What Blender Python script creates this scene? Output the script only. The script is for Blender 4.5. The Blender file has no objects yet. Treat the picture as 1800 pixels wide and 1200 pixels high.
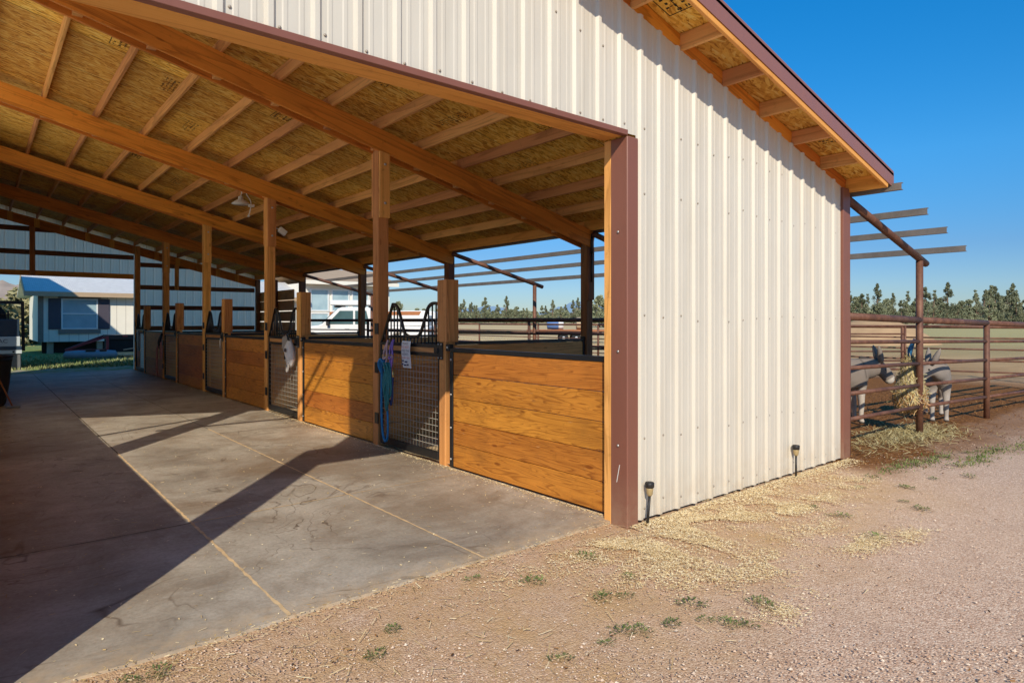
import bpy, bmesh, math, random
from mathutils import Vector, Matrix, noise
R = math.radians
random.seed(7)
scene = bpy.context.scene
COL = scene.collection

# ------------------------------------------------------------------ materials
def new_mat(name):
    m = bpy.data.materials.new(name); m.use_nodes = True
    nt = m.node_tree; nt.nodes.clear()
    out = nt.nodes.new('ShaderNodeOutputMaterial')
    b = nt.nodes.new('ShaderNodeBsdfPrincipled')
    nt.links.new(b.outputs[0], out.inputs[0])
    return m, nt, b
class NT:
    """small helper around a node tree"""
    def __init__(s, nt): s.nt = nt
    def n(s, t, **k):
        x = s.nt.nodes.new('ShaderNode' + t)
        for a, v in k.items(): setattr(x, a, v)
        return x
    def l(s, a, b): s.nt.links.new(a, b)
    def set(s, sock, v):
        if hasattr(v, 'bl_idname') or isinstance(v, bpy.types.NodeSocket): s.l(v, sock)
        else: sock.default_value = v
    def math(s, op, a, b=0.0, c=None, clamp=False):
        x = s.n('Math', operation=op, use_clamp=clamp)
        s.set(x.inputs[0], a); s.set(x.inputs[1], b)
        if c is not None: s.set(x.inputs[2], c)
        return x.outputs[0]
    def mix(s, f, a, b, mode='MIX'):
        x = s.n('Mix', data_type='RGBA', blend_type=mode)
        s.set(x.inputs[0], f)
        for sock, v in ((x.inputs[6], a), (x.inputs[7], b)):
            if isinstance(v, tuple): sock.default_value = (*v[:3], 1)
            else: s.l(v, sock)
        return x.outputs[2]
    def ramp(s, f, stops, interp='LINEAR'):
        x = s.n('ValToRGB'); e = x.color_ramp; e.interpolation = interp
        while len(e.elements) < len(stops): e.elements.new(.5)
        for el, (p, c) in zip(e.elements, stops):
            el.position = p; el.color = (c, c, c, 1) if isinstance(c, (int, float)) else (*c, 1)
        s.l(f, x.inputs[0]); return x.outputs[0]
    def mapping(s, v, scale=(1, 1, 1), rot=(0, 0, 0), loc=(0, 0, 0)):
        x = s.n('Mapping'); s.l(v, x.inputs[0])
        x.inputs['Scale'].default_value = scale; x.inputs['Rotation'].default_value = rot; x.inputs['Location'].default_value = loc
        return x.outputs[0]
    def noise(s, v, scale=1., detail=3., rough=.5, dist=0.):
        x = s.n('TexNoise'); s.l(v, x.inputs['Vector'])
        x.inputs['Scale'].default_value = scale; x.inputs['Detail'].default_value = detail
        x.inputs['Roughness'].default_value = rough; x.inputs['Distortion'].default_value = dist
        return x.outputs['Fac']
    def voronoi(s, v, scale=1., feature='F1', out='Distance', rand=1.):
        x = s.n('TexVoronoi', feature=feature); s.l(v, x.inputs['Vector'])
        x.inputs['Scale'].default_value = scale; x.inputs['Randomness'].default_value = rand
        return x.outputs[out]
    def obj(s): return s.n('TexCoord').outputs['Object']
    def pos(s): return s.n('NewGeometry').outputs['Position']
    def attr(s, name): return s.n('Attribute', attribute_name=name)
    def bump(s, h, strength=.3, dist=.01):
        x = s.n('Bump'); x.inputs['Strength'].default_value = strength; x.inputs['Distance'].default_value = dist
        s.l(h, x.inputs['Height']); return x.outputs[0]
    def sep(s, v):
        x = s.n('SeparateXYZ'); s.l(v, x.inputs[0]); return x.outputs
    def rnd(s): return s.n('ObjectInfo').outputs['Random']
    def smooth(s, v, a, b):
        x = s.n('MapRange', interpolation_type='SMOOTHSTEP'); s.l(v, x.inputs[0])
        x.inputs[1].default_value = a; x.inputs[2].default_value = b; return x.outputs[0]

def plain(name, col, rough=.6, metal=0., var=.15, scale=3., spec=.5, bump=0., bscale=60.):
    m, nt, b = new_mat(name); N = NT(nt); p = N.obj()
    f = N.noise(p, scale, 4)
    d = tuple(c * (1 - var) for c in col); l = tuple(min(1, c * (1 + var)) for c in col)
    N.l(N.mix(f, d, l), b.inputs['Base Color'])
    r = N.math('MULTIPLY_ADD', N.noise(p, scale * 3, 3), .25, rough - .12)
    N.l(r, b.inputs['Roughness']); b.inputs['Metallic'].default_value = metal
    b.inputs['Specular IOR Level'].default_value = spec
    if bump: N.l(N.bump(N.noise(p, bscale, 4), bump, .01), b.inputs['Normal'])
    return m

def wood(name, dark, light, ring=7., knots=.5, rough=.55, grain=1., wear=.3):
    m, nt, b = new_mat(name); N = NT(nt)
    g = N.attr('grain').outputs['Vector']; tint = N.attr('tint').outputs['Fac']
    q = N.mapping(g, (.32, 5.5, 5.5))
    base = N.noise(q, 1., 3, .5, .5)
    rings = N.math('FRACT', N.math('MULTIPLY', base, ring))
    rr = N.ramp(rings, [(0, .0), (.55, .25), (.86, 1.), (1., .0)])
    fib = N.noise(N.mapping(g, (4, 160, 160)), 1., 3, .6)
    big = N.noise(N.mapping(g, (.8, 2.5, 2.5)), 1., 4)
    kn = N.voronoi(N.mapping(g, (2.2, 7, 7)), 1., 'F1', 'Distance')
    knot = N.ramp(kn, [(0, 1.), (.07, .85), (.13, 0.)])
    f = N.math('ADD', N.math('MULTIPLY', rr, .45 * grain), N.math('MULTIPLY', fib, .45))
    f = N.math('ADD', f, N.math('MULTIPLY', knot, knots))
    f = N.math('ADD', f, N.math('MULTIPLY_ADD', big, .9, -.5), clamp=True)
    col = N.mix(f, light, dark)
    hsv = N.n('HueSaturation'); N.l(col, hsv.inputs['Color'])
    N.l(N.math('MULTIPLY_ADD', tint, .4, .8), hsv.inputs['Value'])
    N.l(N.math('MULTIPLY_ADD', tint, .02, .49), hsv.inputs['Hue'])
    w = N.noise(g, 14., 5, .65)
    col2 = N.mix(N.math('MULTIPLY', N.ramp(w, [(.58, 0.), (.75, 1.)]), wear), hsv.outputs[0], tuple(c * .45 for c in dark))
    if grain > 1:
        scr = N.ramp(N.noise(N.mapping(g, (7, 30, 30)), 1., 4, .7), [(.63, 0.), (.70, 1.)])
        col2 = N.mix(N.math('MULTIPLY', N.math('MULTIPLY', scr, N.ramp(big, [(.45, 0.), (.6, 1.)])), .35), col2, (.62, .42, .24))
        gr = N.ramp(N.noise(N.mapping(g, (1.6, 3, 3)), 1., 5, .65), [(.5, 0.), (.72, 1.)])
        col2 = N.mix(N.math('MULTIPLY', gr, .5), col2, (.20, .075, .016))
    N.l(col2, b.inputs['Base Color'])
    N.l(N.math('MULTIPLY_ADD', fib, .25, rough - .1), b.inputs['Roughness'])
    N.l(N.bump(N.math('ADD', N.math('MULTIPLY', fib, .5), N.math('MULTIPLY', rr, .4)), .25, .003), b.inputs['Normal'])
    b.inputs['Specular IOR Level'].default_value = .35
    return m

OVH = 2.89
def osb(name):
    m, nt, b = new_mat(name); N = NT(nt); p = N.obj()
    p2 = N.n('VectorMath', operation='ADD'); N.l(p, p2.inputs[0])
    wob = N.n('TexNoise'); N.l(p, wob.inputs['Vector']); wob.inputs['Scale'].default_value = 6
    sc = N.n('VectorMath', operation='SCALE'); N.l(wob.outputs['Color'], sc.inputs[0]); sc.inputs['Scale'].default_value = .05
    N.l(sc.outputs[0], p2.inputs[1]); pp = p2.outputs[0]
    layers = []
    for i, (a, s) in enumerate(((8, (9, 46, 1)), (-16, (8, 38, 1)), (32, (10, 44, 1)), (-48, (9, 36, 1)))):
        v = N.mapping(N.mapping(pp, (1, 1, 1), (0, 0, R(a)), (i * 3.1, i * 1.7, 0)), s)
        x = N.n('TexVoronoi'); N.l(v, x.inputs['Vector']); x.inputs['Scale'].default_value = 1.
        layers.append(N.sep(x.outputs['Color'])[0])
    a = N.math('MAXIMUM', N.math('MULTIPLY', layers[0], 1.0), N.math('MULTIPLY', layers[1], .9))
    c = N.math('MAXIMUM', layers[2], layers[3])
    sel = N.ramp(N.noise(p, 7., 3), [(.48, 0.), (.56, 1.)])
    f = N.math('ADD', N.math('MULTIPLY', a, N.math('SUBTRACT', 1., N.math('MULTIPLY', sel, .6))), N.math('MULTIPLY', N.math('MULTIPLY', c, sel), .6))
    f = N.math('MULTIPLY', f, f)
    col = N.ramp(f, [(0., (.36, .14, .020)), (.22, (.66, .32, .050)), (.55, (.90, .52, .095)), (1., (.96, .70, .22))])
    fib = N.noise(N.mapping(pp, (12, 120, 1)), 1., 3)
    col = N.mix(N.math('MULTIPLY', fib, .22), col, (.30, .14, .035))
    sx, sy, sz_ = N.sep(p)
    cm = N.n('CombineXYZ'); N.l(N.math('FLOOR', N.math('DIVIDE', N.math('ADD', sx, .2), 2.44)), cm.inputs[0]); N.l(N.math('FLOOR', N.math('DIVIDE', N.math('SUBTRACT', sy, OVH), 1.22)), cm.inputs[1])
    wn = N.n('TexWhiteNoise', noise_dimensions='2D'); N.l(cm.outputs[0], wn.inputs['Vector'])
    hv = N.n('HueSaturation'); N.l(col, hv.inputs['Color']); N.l(N.math('MULTIPLY_ADD', wn.outputs['Value'], .34, .76), hv.inputs['Value']); N.l(N.math('MULTIPLY_ADD', wn.outputs['Value'], .012, .494), hv.inputs['Hue'])
    stain = N.ramp(N.noise(p, 1.6, 5, .6), [(.56, 0.), (.74, 1.)])
    col = N.mix(N.math('MULTIPLY', stain, .32), hv.outputs[0], (.30, .13, .03))
    N.l(col, b.inputs['Base Color']); b.inputs['Roughness'].default_value = .75
    b.inputs['Specular IOR Level'].default_value = .2
    N.l(N.bump(f, .4, .004), b.inputs['Normal'])
    return m

def siding_mat(name, col, dirt=.5):
    m, nt, b = new_mat(name); N = NT(nt); p = N.obj()
    streak = N.noise(N.mapping(p, (9, 9, .5)), 1., 4)
    blot = N.noise(p, 2.2, 5, .6)
    c = N.mix(N.math('MULTIPLY', N.ramp(blot, [(.45, 0.), (.8, 1.)]), .25 * dirt), col, tuple(x * .75 for x in col))
    c = N.mix(N.math('MULTIPLY', N.ramp(streak, [(.5, 0.), (.8, 1.)]), .35 * dirt), c, (col[0] * .72, col[1] * .66, col[2] * .55))
    z = N.sep(p)[2]
    splash = N.math('MULTIPLY', N.smooth(z, .45, 0.), N.math('MULTIPLY_ADD', N.noise(p, 9., 5), 1.2, -.25, True))
    c = N.mix(N.math('MULTIPLY', splash, .8 * dirt, clamp=True), c, (.42, .31, .20))
    N.l(c, b.inputs['Base Color'])
    N.l(N.math('MULTIPLY_ADD', blot, .3, .28), b.inputs['Roughness'])
    b.inputs['Specular IOR Level'].default_value = .45
    wav = N.noise(N.mapping(p, (3.5, 3.5, 1.1)), 1., 2)
    N.l(N.bump(wav, .45, .025), b.inputs['Normal'])
    return m

def concrete(name):
    m, nt, b = new_mat(name); N = NT(nt); p = N.pos()
    n1 = N.noise(p, .9, 9, .66, .5); n2 = N.noise(p, 5., 6, .65); n3 = N.noise(p, 60., 3, .6)
    c = N.ramp(n1, [(.30, (.23, .195, .155)), (.46, (.43, .38, .305)), (.56, (.52, .465, .38)), (.72, (.68, .615, .51))])
    c = N.mix(N.math('MULTIPLY', N.ramp(N.noise(p, 2.1, 9, .7, .6), [(.46, 0.), (.66, 1.)]), .55), c, (.25, .185, .125), 'MIX')
    c = N.mix(N.math('MULTIPLY_ADD', n2, .6, -.2, True), c, (.25, .19, .13), 'MIX')
    # drying tide lines: thin dark contours of a warped noise
    w = N.noise(p, .8, 4, .5, .8)
    t = None
    for lv in (.44, .535, .60):
        d = N.math('ABSOLUTE', N.math('SUBTRACT', w, lv))
        e = N.math('SUBTRACT', 1., N.math('MULTIPLY', d, 150.), clamp=True)
        t = e if t is None else N.math('MAXIMUM', t, e)
    patchy = N.ramp(N.noise(p, .7, 3), [(.40, 0.), (.62, 1.)])
    c = N.mix(N.math('MULTIPLY', N.math('MULTIPLY', N.math('MULTIPLY_ADD', patchy, .8, .25), N.ramp(N.noise(p, 1.3, 5, .6), [(.42, 0.), (.56, 1.)])), t), c, (.095, .062, .040))
    inner = N.ramp(w, [(.46, 0.), (.49, 1.), (.55, 1.), (.60, 0.)])
    c = N.mix(N.math('MULTIPLY', N.math('MULTIPLY', inner, patchy), .35), c, (.46, .41, .34))
    c = N.mix(N.math('MULTIPLY', N.ramp(N.noise(p, .45, 4, .6, .8), [(.47, 0.), (.66, 1.)]), .7), c, (.215, .140, .080))
    # scuffs and tyre sweeps along the aisle
    sc = N.ramp(N.noise(N.mapping(p, (5., .55, 1.), (0, 0, .12)), 1., 5, .65, .3), [(.5, 0.), (.7, 1.)])
    c = N.mix(N.math('MULTIPLY', sc, .14), c, (.17, .135, .10))
    sc2 = N.ramp(N.noise(N.mapping(p, (1.2, 11., 1.), (0, 0, .5)), 1., 4, .6), [(.56, 0.), (.68, 1.)])
    c = N.mix(N.math('MULTIPLY', sc2, .25), c, (.52, .47, .40))
    spk = N.ramp(N.voronoi(p, 26.), [(0., 1.), (.055, 1.), (.075, 0.)])
    spk = N.math('MULTIPLY', spk, N.ramp(N.noise(p, 9., 2), [(.52, 0.), (.6, 1.)]))
    c = N.mix(N.math('MULTIPLY', spk, .55), c, (.60, .48, .32))
    c = N.mix(N.math('MULTIPLY', N.ramp(N.noise(p, 38., 5, .75), [(.4, 0.), (.7, 1.)]), .4), c, (.16, .125, .09))
    # straw dust gathers along the open front edge
    y = N.sep(p)[1]
    dust = N.math('MULTIPLY', N.smooth(y, 3.75, 3.44), N.math('MULTIPLY_ADD', N.noise(p, 12., 5), 1.8, -.45, True))
    c = N.mix(dust, c, (.56, .41, .25))
    N.l(c, b.inputs['Base Color'])
    N.l(N.math('MULTIPLY_ADD', n2, .35, .42), b.inputs['Roughness'])
    b.inputs['Specular IOR Level'].default_value = .35
    N.l(N.bump(N.math('ADD', n3, N.math('MULTIPLY', n2, .5)), .18, .004), b.inputs['Normal'])
    return m

def ground_mat(name):
    m, nt, b = new_mat(name); N = NT(nt); p = N.pos(); s = N.sep(p); X, Y = s[0], s[1]
    wob = N.math('MULTIPLY_ADD', N.noise(p, .8, 5, .6), 1.6, -.8)
    Xw = N.math('ADD', X, wob); Yw = N.math('ADD', Y, wob)
    # pink-tan crushed gravel
    st = N.n('TexVoronoi'); N.l(p, st.inputs['Vector']); st.inputs['Scale'].default_value = 100.
    hue = N.sep(st.outputs['Color'])[0]
    st2 = N.n('TexVoronoi'); N.l(p, st2.inputs['Vector']); st2.inputs['Scale'].default_value = 190.
    hue2 = N.sep(st2.outputs['Color'])[1]
    hmix = N.math('MULTIPLY_ADD', hue2, .35, N.math('MULTIPLY', hue, .65))
    grav = N.ramp(hmix, [(.05, (.32, .19, .125)), (.30, (.58, .38, .265)), (.60, (.73, .51, .37)), (.95, (.90, .74, .58))])
    big = N.noise(p, .55, 5, .6); mid = N.noise(p, 3.2, 5, .65)
    grav = N.mix(N.math('MULTIPLY', N.ramp(big, [(.42, 0.), (.66, 1.)]), .45), grav, (.70, .49, .335))
    grav = N.mix(N.math('MULTIPLY', N.ramp(mid, [(.5, 0.), (.75, 1.)]), .5), grav, (.47, .31, .225))
    fine = N.noise(p, 140., 3, .7)
    grav = N.mix(N.ramp(N.noise(p, 55., 5, .75), [(.42, 0.), (.72, .6)]), grav, (.33, .21, .14))
    # orange-tan fines along the slab edge and wall foot
    near = N.math('MULTIPLY', N.smooth(N.math('SUBTRACT', Yw, N.math('MULTIPLY', X, .10)), .9, 2.3), N.smooth(Xw, 8.2, 6.6))
    tan = N.mix(N.noise(p, 40., 5, .7), (.36, .205, .085), (.78, .52, .26))
    c = N.mix(N.math('MULTIPLY', near, N.math('MULTIPLY_ADD', N.noise(p, 2.6, 6, .65), 1.9, -.38, True)), grav, tan)
    # dark churned manure and bark in the pens
    mul = N.ramp(N.noise(p, 30., 6, .75), [(.3, (.085, .032, .008)), (.5, (.215, .086, .024)), (.72, (.44, .205, .060))])
    Xd = N.math('ADD', X, N.math('MULTIPLY', wob, 1.2))
    pen = N.math('MULTIPLY', N.smooth(Yw, 2.35, 3.1), N.math('MULTIPLY', N.smooth(X, 7.0, 7.7), N.smooth(Xd, 24., 19.)))
    pen2 = N.math('MULTIPLY', N.math('MULTIPLY', N.smooth(Xw, 8.2, 9.6), N.smooth(Yw, 1.9, 2.8)), N.smooth(Xd, 23., 18.))
    c = N.mix(N.math('MAXIMUM', pen, N.math('MULTIPLY', pen2, .75)), c, mul)
    # dry field
    fl = N.noise(N.mapping(p, (.10, .5, 1)), 1., 5, .6); fl2 = N.noise(p, 3.5, 6, .7)
    fld = N.ramp(fl, [(.3, (.40, .24, .11)), (.55, (.60, .385, .185)), (.75, (.72, .49, .255))])
    fld = N.mix(N.math('MULTIPLY', fl2, .55), fld, (.32, .205, .11))
    fm = N.math('MAXIMUM', N.smooth(Xd, 19., 23.), N.smooth(Y, 40., 46.))
    c = N.mix(fm, c, fld)
    gold = N.math('MULTIPLY', N.smooth(Yw, 16., 24.), N.smooth(Xw, 12., 15.))
    c = N.mix(N.math('MULTIPLY', gold, .8), c, N.mix(fl2, (.52, .385, .19), (.74, .58, .32)))
    # green irrigated strip in the distance
    wedge = N.smooth(N.math('SUBTRACT', Yw, N.math('MULTIPLY', X, .47)), 5., -5.)
    gs = N.math('MULTIPLY', N.math('MULTIPLY', N.smooth(Xw, 46., 56.), N.math('MULTIPLY', N.smooth(X, 150., 120.), wedge)), N.math('MULTIPLY_ADD', fl2, .6, .6, True))
    c = N.mix(gs, c, (.45, .385, .17))
    c = N.mix(N.math('MULTIPLY', N.math('MULTIPLY', N.smooth(Xw, 28., 40.), N.smooth(Xw, 60., 46.)), N.math('MULTIPLY', wedge, .7)), c, (.38, .30, .14))
    # yard behind the barn: grass and grey gravel
    c = N.mix(N.math('MULTIPLY', N.smooth(X, -.5, -1.1), N.smooth(Y, 24., 22.)), c, N.mix(N.noise(p, 30., 4), (.66, .60, .52), (.84, .79, .71)))  # unseen pale ground left of the barn, added to bounce light inside
    yd = N.math('MULTIPLY', N.smooth(Yw, 24.0, 24.9), N.smooth(X, 10.5, 8.5))
    yg = N.mix(N.ramp(N.noise(p, 2.4, 5, .6), [(.42, 0.), (.6, 1.)]), (.42, .37, .29), (.20, .27, .08))
    gy = N.smooth(Yw, 26., 28.5)
    yg = N.mix(N.math('MULTIPLY', gy, N.smooth(Xw, 5.2, 2.6)), yg, (.19, .25, .085))
    c = N.mix(yd, c, yg)
    N.l(c, b.inputs['Base Color']); b.inputs['Roughness'].default_value = .95
    b.inputs['Specular IOR Level'].default_value = .15
    h = N.math('ADD', N.math('MULTIPLY', N.math('SUBTRACT', 1., st.outputs['Distance']), .6), N.math('ADD', N.math('MULTIPLY', fine, .4), mid))
    N.l(N.bump(h, .6, .014), b.inputs['Normal'])
    return m

def bedding_mat(name):
    m, nt, b = new_mat(name); N = NT(nt); p = N.pos()
    v = N.n('TexVoronoi'); N.l(N.mapping(p, (60, 110, 1), (0, 0, .5)), v.inputs['Vector']); v.inputs['Scale'].default_value = 1.
    f = N.math('MULTIPLY_ADD', N.sep(v.outputs['Color'])[0], .6, N.math('MULTIPLY', N.noise(p, 6., 5), .4))
    N.l(N.ramp(f, [(.1, (.26, .16, .07)), (.5, (.60, .43, .23)), (.9, (.84, .67, .42))]), b.inputs['Base Color'])
    b.inputs['Roughness'].default_value = .9
    N.l(N.bump(f, .7, .02), b.inputs['Normal']); return m

def rust(name, dark=.0):
    m, nt, b = new_mat(name); N = NT(nt); p = N.obj()
    n = N.noise(p, 5., 6, .7); n2 = N.noise(p, 38., 4, .7)
    c = N.ramp(n, [(.3, (.075, .030, .018)), (.5, (.165, .066, .036)), (.72, (.27, .125, .070))])
    c = N.mix(N.math('MULTIPLY', n2, .45), c, (.095, .045, .03))
    if dark: c = N.mix(dark, c, (.022, .015, .012))
    N.l(c, b.inputs['Base Color']); b.inputs['Roughness'].default_value = .62
    b.inputs['Metallic'].default_value = .15
    N.l(N.bump(n2, .35, .004), b.inputs['Normal']); return m

def foliage(name, cols):
    m, nt, b = new_mat(name); N = NT(nt)
    t = N.attr('tint').outputs['Fac']
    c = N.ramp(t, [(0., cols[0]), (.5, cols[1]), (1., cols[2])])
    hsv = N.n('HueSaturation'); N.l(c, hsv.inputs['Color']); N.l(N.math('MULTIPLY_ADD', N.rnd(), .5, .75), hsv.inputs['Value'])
    N.l(hsv.outputs[0], b.inputs['Base Color']); b.inputs['Roughness'].default_value = .8
    b.inputs['Specular IOR Level'].default_value = .15
    return m

def strand(name, c0, c1, c2):
    m, nt, b = new_mat(name); N = NT(nt)
    t = N.attr('tint').outputs['Fac']
    N.l(N.ramp(t, [(0., c0), (.5, c1), (1., c2)]), b.inputs['Base Color'])
    b.inputs['Roughness'].default_value = .8; b.inputs['Specular IOR Level'].default_value = .2
    return m

def fur(name, base, belly):
    m, nt, b = new_mat(name); N = NT(nt); p = N.obj(); z = N.sep(p)[2]
    n = N.noise(p, 9., 5, .6); f = N.noise(N.mapping(p, (90, 90, 45)), 1., 3)
    c = N.mix(N.math('MULTIPLY_ADD', n, .8, -.1, True), tuple(x * .7 for x in base), base)
    c = N.mix(N.smooth(z, .56, .38), c, belly)
    t = N.attr('tint').outputs['Fac']
    c = N.mix(N.ramp(t, [(.55, 0.), (.95, 1.)]), c, (.62, .56, .49))
    c = N.mix(N.ramp(t, [(0., 1.), (.3, 0.)]), c, (.035, .028, .024))
    c = N.mix(N.math('MULTIPLY', f, .4), c, tuple(x * .5 for x in base))
    N.l(c, b.inputs['Base Color']); b.inputs['Roughness'].default_value = .9
    b.inputs['Specular IOR Level'].default_value = .15
    N.l(N.bump(f, .35, .006), b.inputs['Normal']); return m

def glass_pane(name, c0, c1):
    m, nt, b = new_mat(name); N = NT(nt); p = N.obj()
    N.l(N.mix(N.noise(p, 1.6, 4), c0, c1), b.inputs['Base Color'])
    b.inputs['Roughness'].default_value = .08; b.inputs['Specular IOR Level'].default_value = .8
    return m

def shingle(name, col):
    m, nt, b = new_mat(name); N = NT(nt); p = N.obj()
    br = N.n('TexBrick'); N.l(N.mapping(p, (1, 1, 1), (0, 0, 0)), br.inputs['Vector'])
    br.inputs['Color1'].default_value = (*col, 1); br.inputs['Color2'].default_value = (*[c * .8 for c in col], 1)
    br.inputs['Mortar'].default_value = (*[c * .55 for c in col], 1); br.inputs['Scale'].default_value = 3.
    br.inputs['Mortar Size'].default_value = .02
    N.l(N.mix(N.math('MULTIPLY', N.noise(p, 8., 5), .4), br.outputs[0], tuple(c * .7 for c in col)), b.inputs['Base Color'])
    b.inputs['Roughness'].default_value = .9; return m

M = {}
M['beam'] = wood('framing_timber', (.30, .080, .008), (.84, .320, .045), 6., .5, .6)
M['post'] = wood('post_timber', (.36, .135, .032), (.82, .385, .115), 7., .5, .65)
M['purlin'] = wood('purlin_timber', (.36, .155, .045), (.78, .39, .140), 6., .35, .7)
M['board'] = wood('stained_boards', (.235, .066, .009), (.60, .222, .034), 27., .9, .40, 1.45, .35)
M['fresh'] = wood('planed_timber', (.50, .19, .028), (.88, .43, .095), 6., .35, .55)
M['dark_timber'] = wood('weathered_timber', (.10, .040, .018), (.26, .115, .050), 7., .6, .7)
M['partition'] = wood('partition_boards', (.34, .15, .045), (.70, .36, .125), 9., .6, .6)
M['osb'] = osb('oriented_strand_board')
M['siding'] = siding_mat('cream_metal_siding', (.635, .58, .485), .85)
M['siding_in'] = siding_mat('siding_inside', (.62, .62, .58), .4)
def translucent(m, amt):
    nt = m.node_tree; N = NT(nt); b = [n for n in nt.nodes if n.type == 'BSDF_PRINCIPLED'][0]; out = [n for n in nt.nodes if n.type == 'OUTPUT_MATERIAL'][0]
    t = N.n('BsdfTranslucent'); t.inputs[0].default_value = (1., .90, .70, 1)
    mx = N.n('MixShader'); mx.inputs[0].default_value = amt; N.l(b.outputs[0], mx.inputs[1]); N.l(t.outputs[0], mx.inputs[2]); N.l(mx.outputs[0], out.inputs[0])
M['panel'] = siding_mat('translucent_fill_panel', (.78, .77, .72), .3); translucent(M['panel'], .85); M['siding_opaque'] = siding_mat('raked_screen_siding', (.62, .58, .50), .4)  # unseen left wall: translucent sheet added as ceiling fill, opaque part as shade
translucent(M['siding_in'], .85)  # far siding lets light through, added to brighten the end wall
M['brown'] = siding_mat('brown_trim_metal', (.225, .086, .056), .8)
M['fascia'] = siding_mat('brown_fascia_metal', (.265, .115, .092), .3)
M['roofing'] = plain('tan_roof_metal', (.33, .24, .18), .5)
M['black'] = plain('black_powdercoat', (.012, .012, .013), .38, .0, .3, 8.)
M['wire'] = plain('galvanised_wire', (.36, .33, .27), .4, .0, .25, 10.)
M['bolt'] = plain('zinc_bolt', (.55, .53, .50), .35, .8, .2, 20.)
M['screw'] = plain('screw_head', (.36, .30, .24), .5, .3)
M['concrete'] = concrete('stained_concrete')
M['joint'] = plain('sand_in_joint', (.66, .47, .26), .95, 0, .45, 9., .1)
M['joint_dark'] = plain('dirt_in_joint', (.085, .065, .048), .95, 0, .4, 9., .1)
M['ground'] = ground_mat('ground_surface')
M['bedding'] = bedding_mat('wood_shavings')
M['rust'] = rust('rusty_pipe'); M['rustdark'] = rust('dark_pipe', .45)
M['galv'] = plain('weathered_purlin_steel', (.205, .175, .150), .55, .35, .35, 6.)
M['ink'] = plain('stamp_ink', (.035, .022, .012), .9, 0, .5, 30.)
M['white'] = plain('white_paint', (.78, .78, .77), .35, 0, .05)
M['plastic_white'] = plain('white_plastic', (.72, .71, .67), .4, 0, .1)
M['conduit'] = plain('dark_conduit', (.02, .017, .015), .5)
M['straw'] = strand('straw_strands', (.40, .26, .10), (.70, .52, .26), (.86, .72, .46))
M['chips'] = strand('shaving_chips', (.58, .40, .17), (.90, .71, .38), (.96, .86, .60))
M['stones'] = strand('gravel_stones', (.32, .19, .125), (.62, .43, .30), (.80, .66, .51))
M['mulch'] = strand('bark_and_dung', (.06, .025, .008), (.20, .082, .024), (.42, .21, .070))
M['weed'] = foliage('weed_leaves', ((.055, .085, .022), (.13, .17, .050), (.25, .27, .10)))
M['drygrass'] = strand('dry_grass', (.30, .20, .085), (.50, .36, .16), (.66, .52, .28))
M['grass'] = strand('yard_grass', (.12, .17, .055), (.23, .28, .11), (.42, .40, .21))
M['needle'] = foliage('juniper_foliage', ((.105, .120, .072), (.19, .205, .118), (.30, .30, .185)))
M['scrub'] = foliage('scrub_foliage', ((.10, .10, .05), (.24, .22, .11), (.42, .37, .20)))
M['bark'] = plain('juniper_bark', (.16, .105, .07), .9, 0, .3, 8.)
M['fur'] = fur('donkey_coat', (.30, .245, .205), (.56, .49, .42))
M['fur2'] = fur('donkey_coat_pale', (.34, .29, .25), (.44, .385, .335))
M['mane'] = plain('donkey_mane', (.05, .040, .034), .9)
M['blue'] = plain('blue_webbing', (.012, .18, .40), .6, 0, .25, 20.)
M['teal'] = plain('teal_rope', (.020, .16, .17), .7, 0, .55, 45.)
M['navyrope'] = plain('navy_rope', (.02, .035, .12), .7, 0, .3, 40.)
M['purple'] = plain('purple_webbing', (.23, .14, .50), .6, 0, .25, 20.)
M['pink'] = plain('pink_webbing', (.55, .36, .38), .6, 0, .2, 20.)
M['brass'] = plain('brass_hardware', (.55, .40, .18), .35, .8, .2, 20.)
M['greyfab'] = plain('grey_padded_fabric', (.30, .28, .27), .85, 0, .2, 20., .2, .3)
M['meshfab'] = plain('pale_mesh_fabric', (.62, .60, .60), .8, 0, .25, 30., .2, .4, 120.)
M['redrope'] = plain('red_white_rope', (.42, .20, .20), .8, 0, .5, 60.)
M['paper'] = plain('laminated_paper', (.66, .70, .76), .25, 0, .06)
M['inkblue'] = plain('printed_navy', (.05, .06, .13), .5); M['inkred'] = plain('printed_red', (.50, .07, .09), .5)
M['house'] = plain('cream_house_siding', (.82, .77, .66), .7, 0, .06, 2.)
M['trim'] = plain('taupe_house_trim', (.23, .185, .155), .7, 0, .1)
M['tan_trim'] = plain('tan_fascia', (.46, .33, .21), .7, 0, .1)
M['shutter'] = plain('dark_shutter', (.065, .055, .075), .6)
M['shingle'] = shingle('grey_shingles', (.72, .73, .73))
M['pane'] = glass_pane('window_glass', (.20, .33, .40), (.50, .64, .68))  # sky reflection mixed into the glass base colour
M['carglass'] = glass_pane('vehicle_glass', (.03, .06, .06), (.12, .22, .24))
M['navy'] = plain('navy_machine_paint', (.025, .05, .085), .4); M['palepanel'] = plain('pale_machine_panel', (.55, .62, .66), .4)
M['greysteel'] = plain('grey_steel', (.20, .21, .22), .5, .4)
M['rubber'] = plain('black_rubber', (.014, .014, .015), .85, 0, .3)
M['redpaint'] = plain('faded_red_paint', (.33, .045, .050), .5, 0, .25)
M['bluegrey'] = plain('blue_grey_plastic', (.22, .29, .36), .5, 0, .2)
M['blackpaint'] = plain('black_paint', (.016, .017, .02), .45)
M['orange'] = plain('rust_brown_stripe', (.36, .125, .035), .5)
M['chrome'] = plain('bright_rim', (.75, .74, .72), .25, .7)
M['lumber'] = plain('grey_lumber', (.40, .31, .22), .8)
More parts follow.
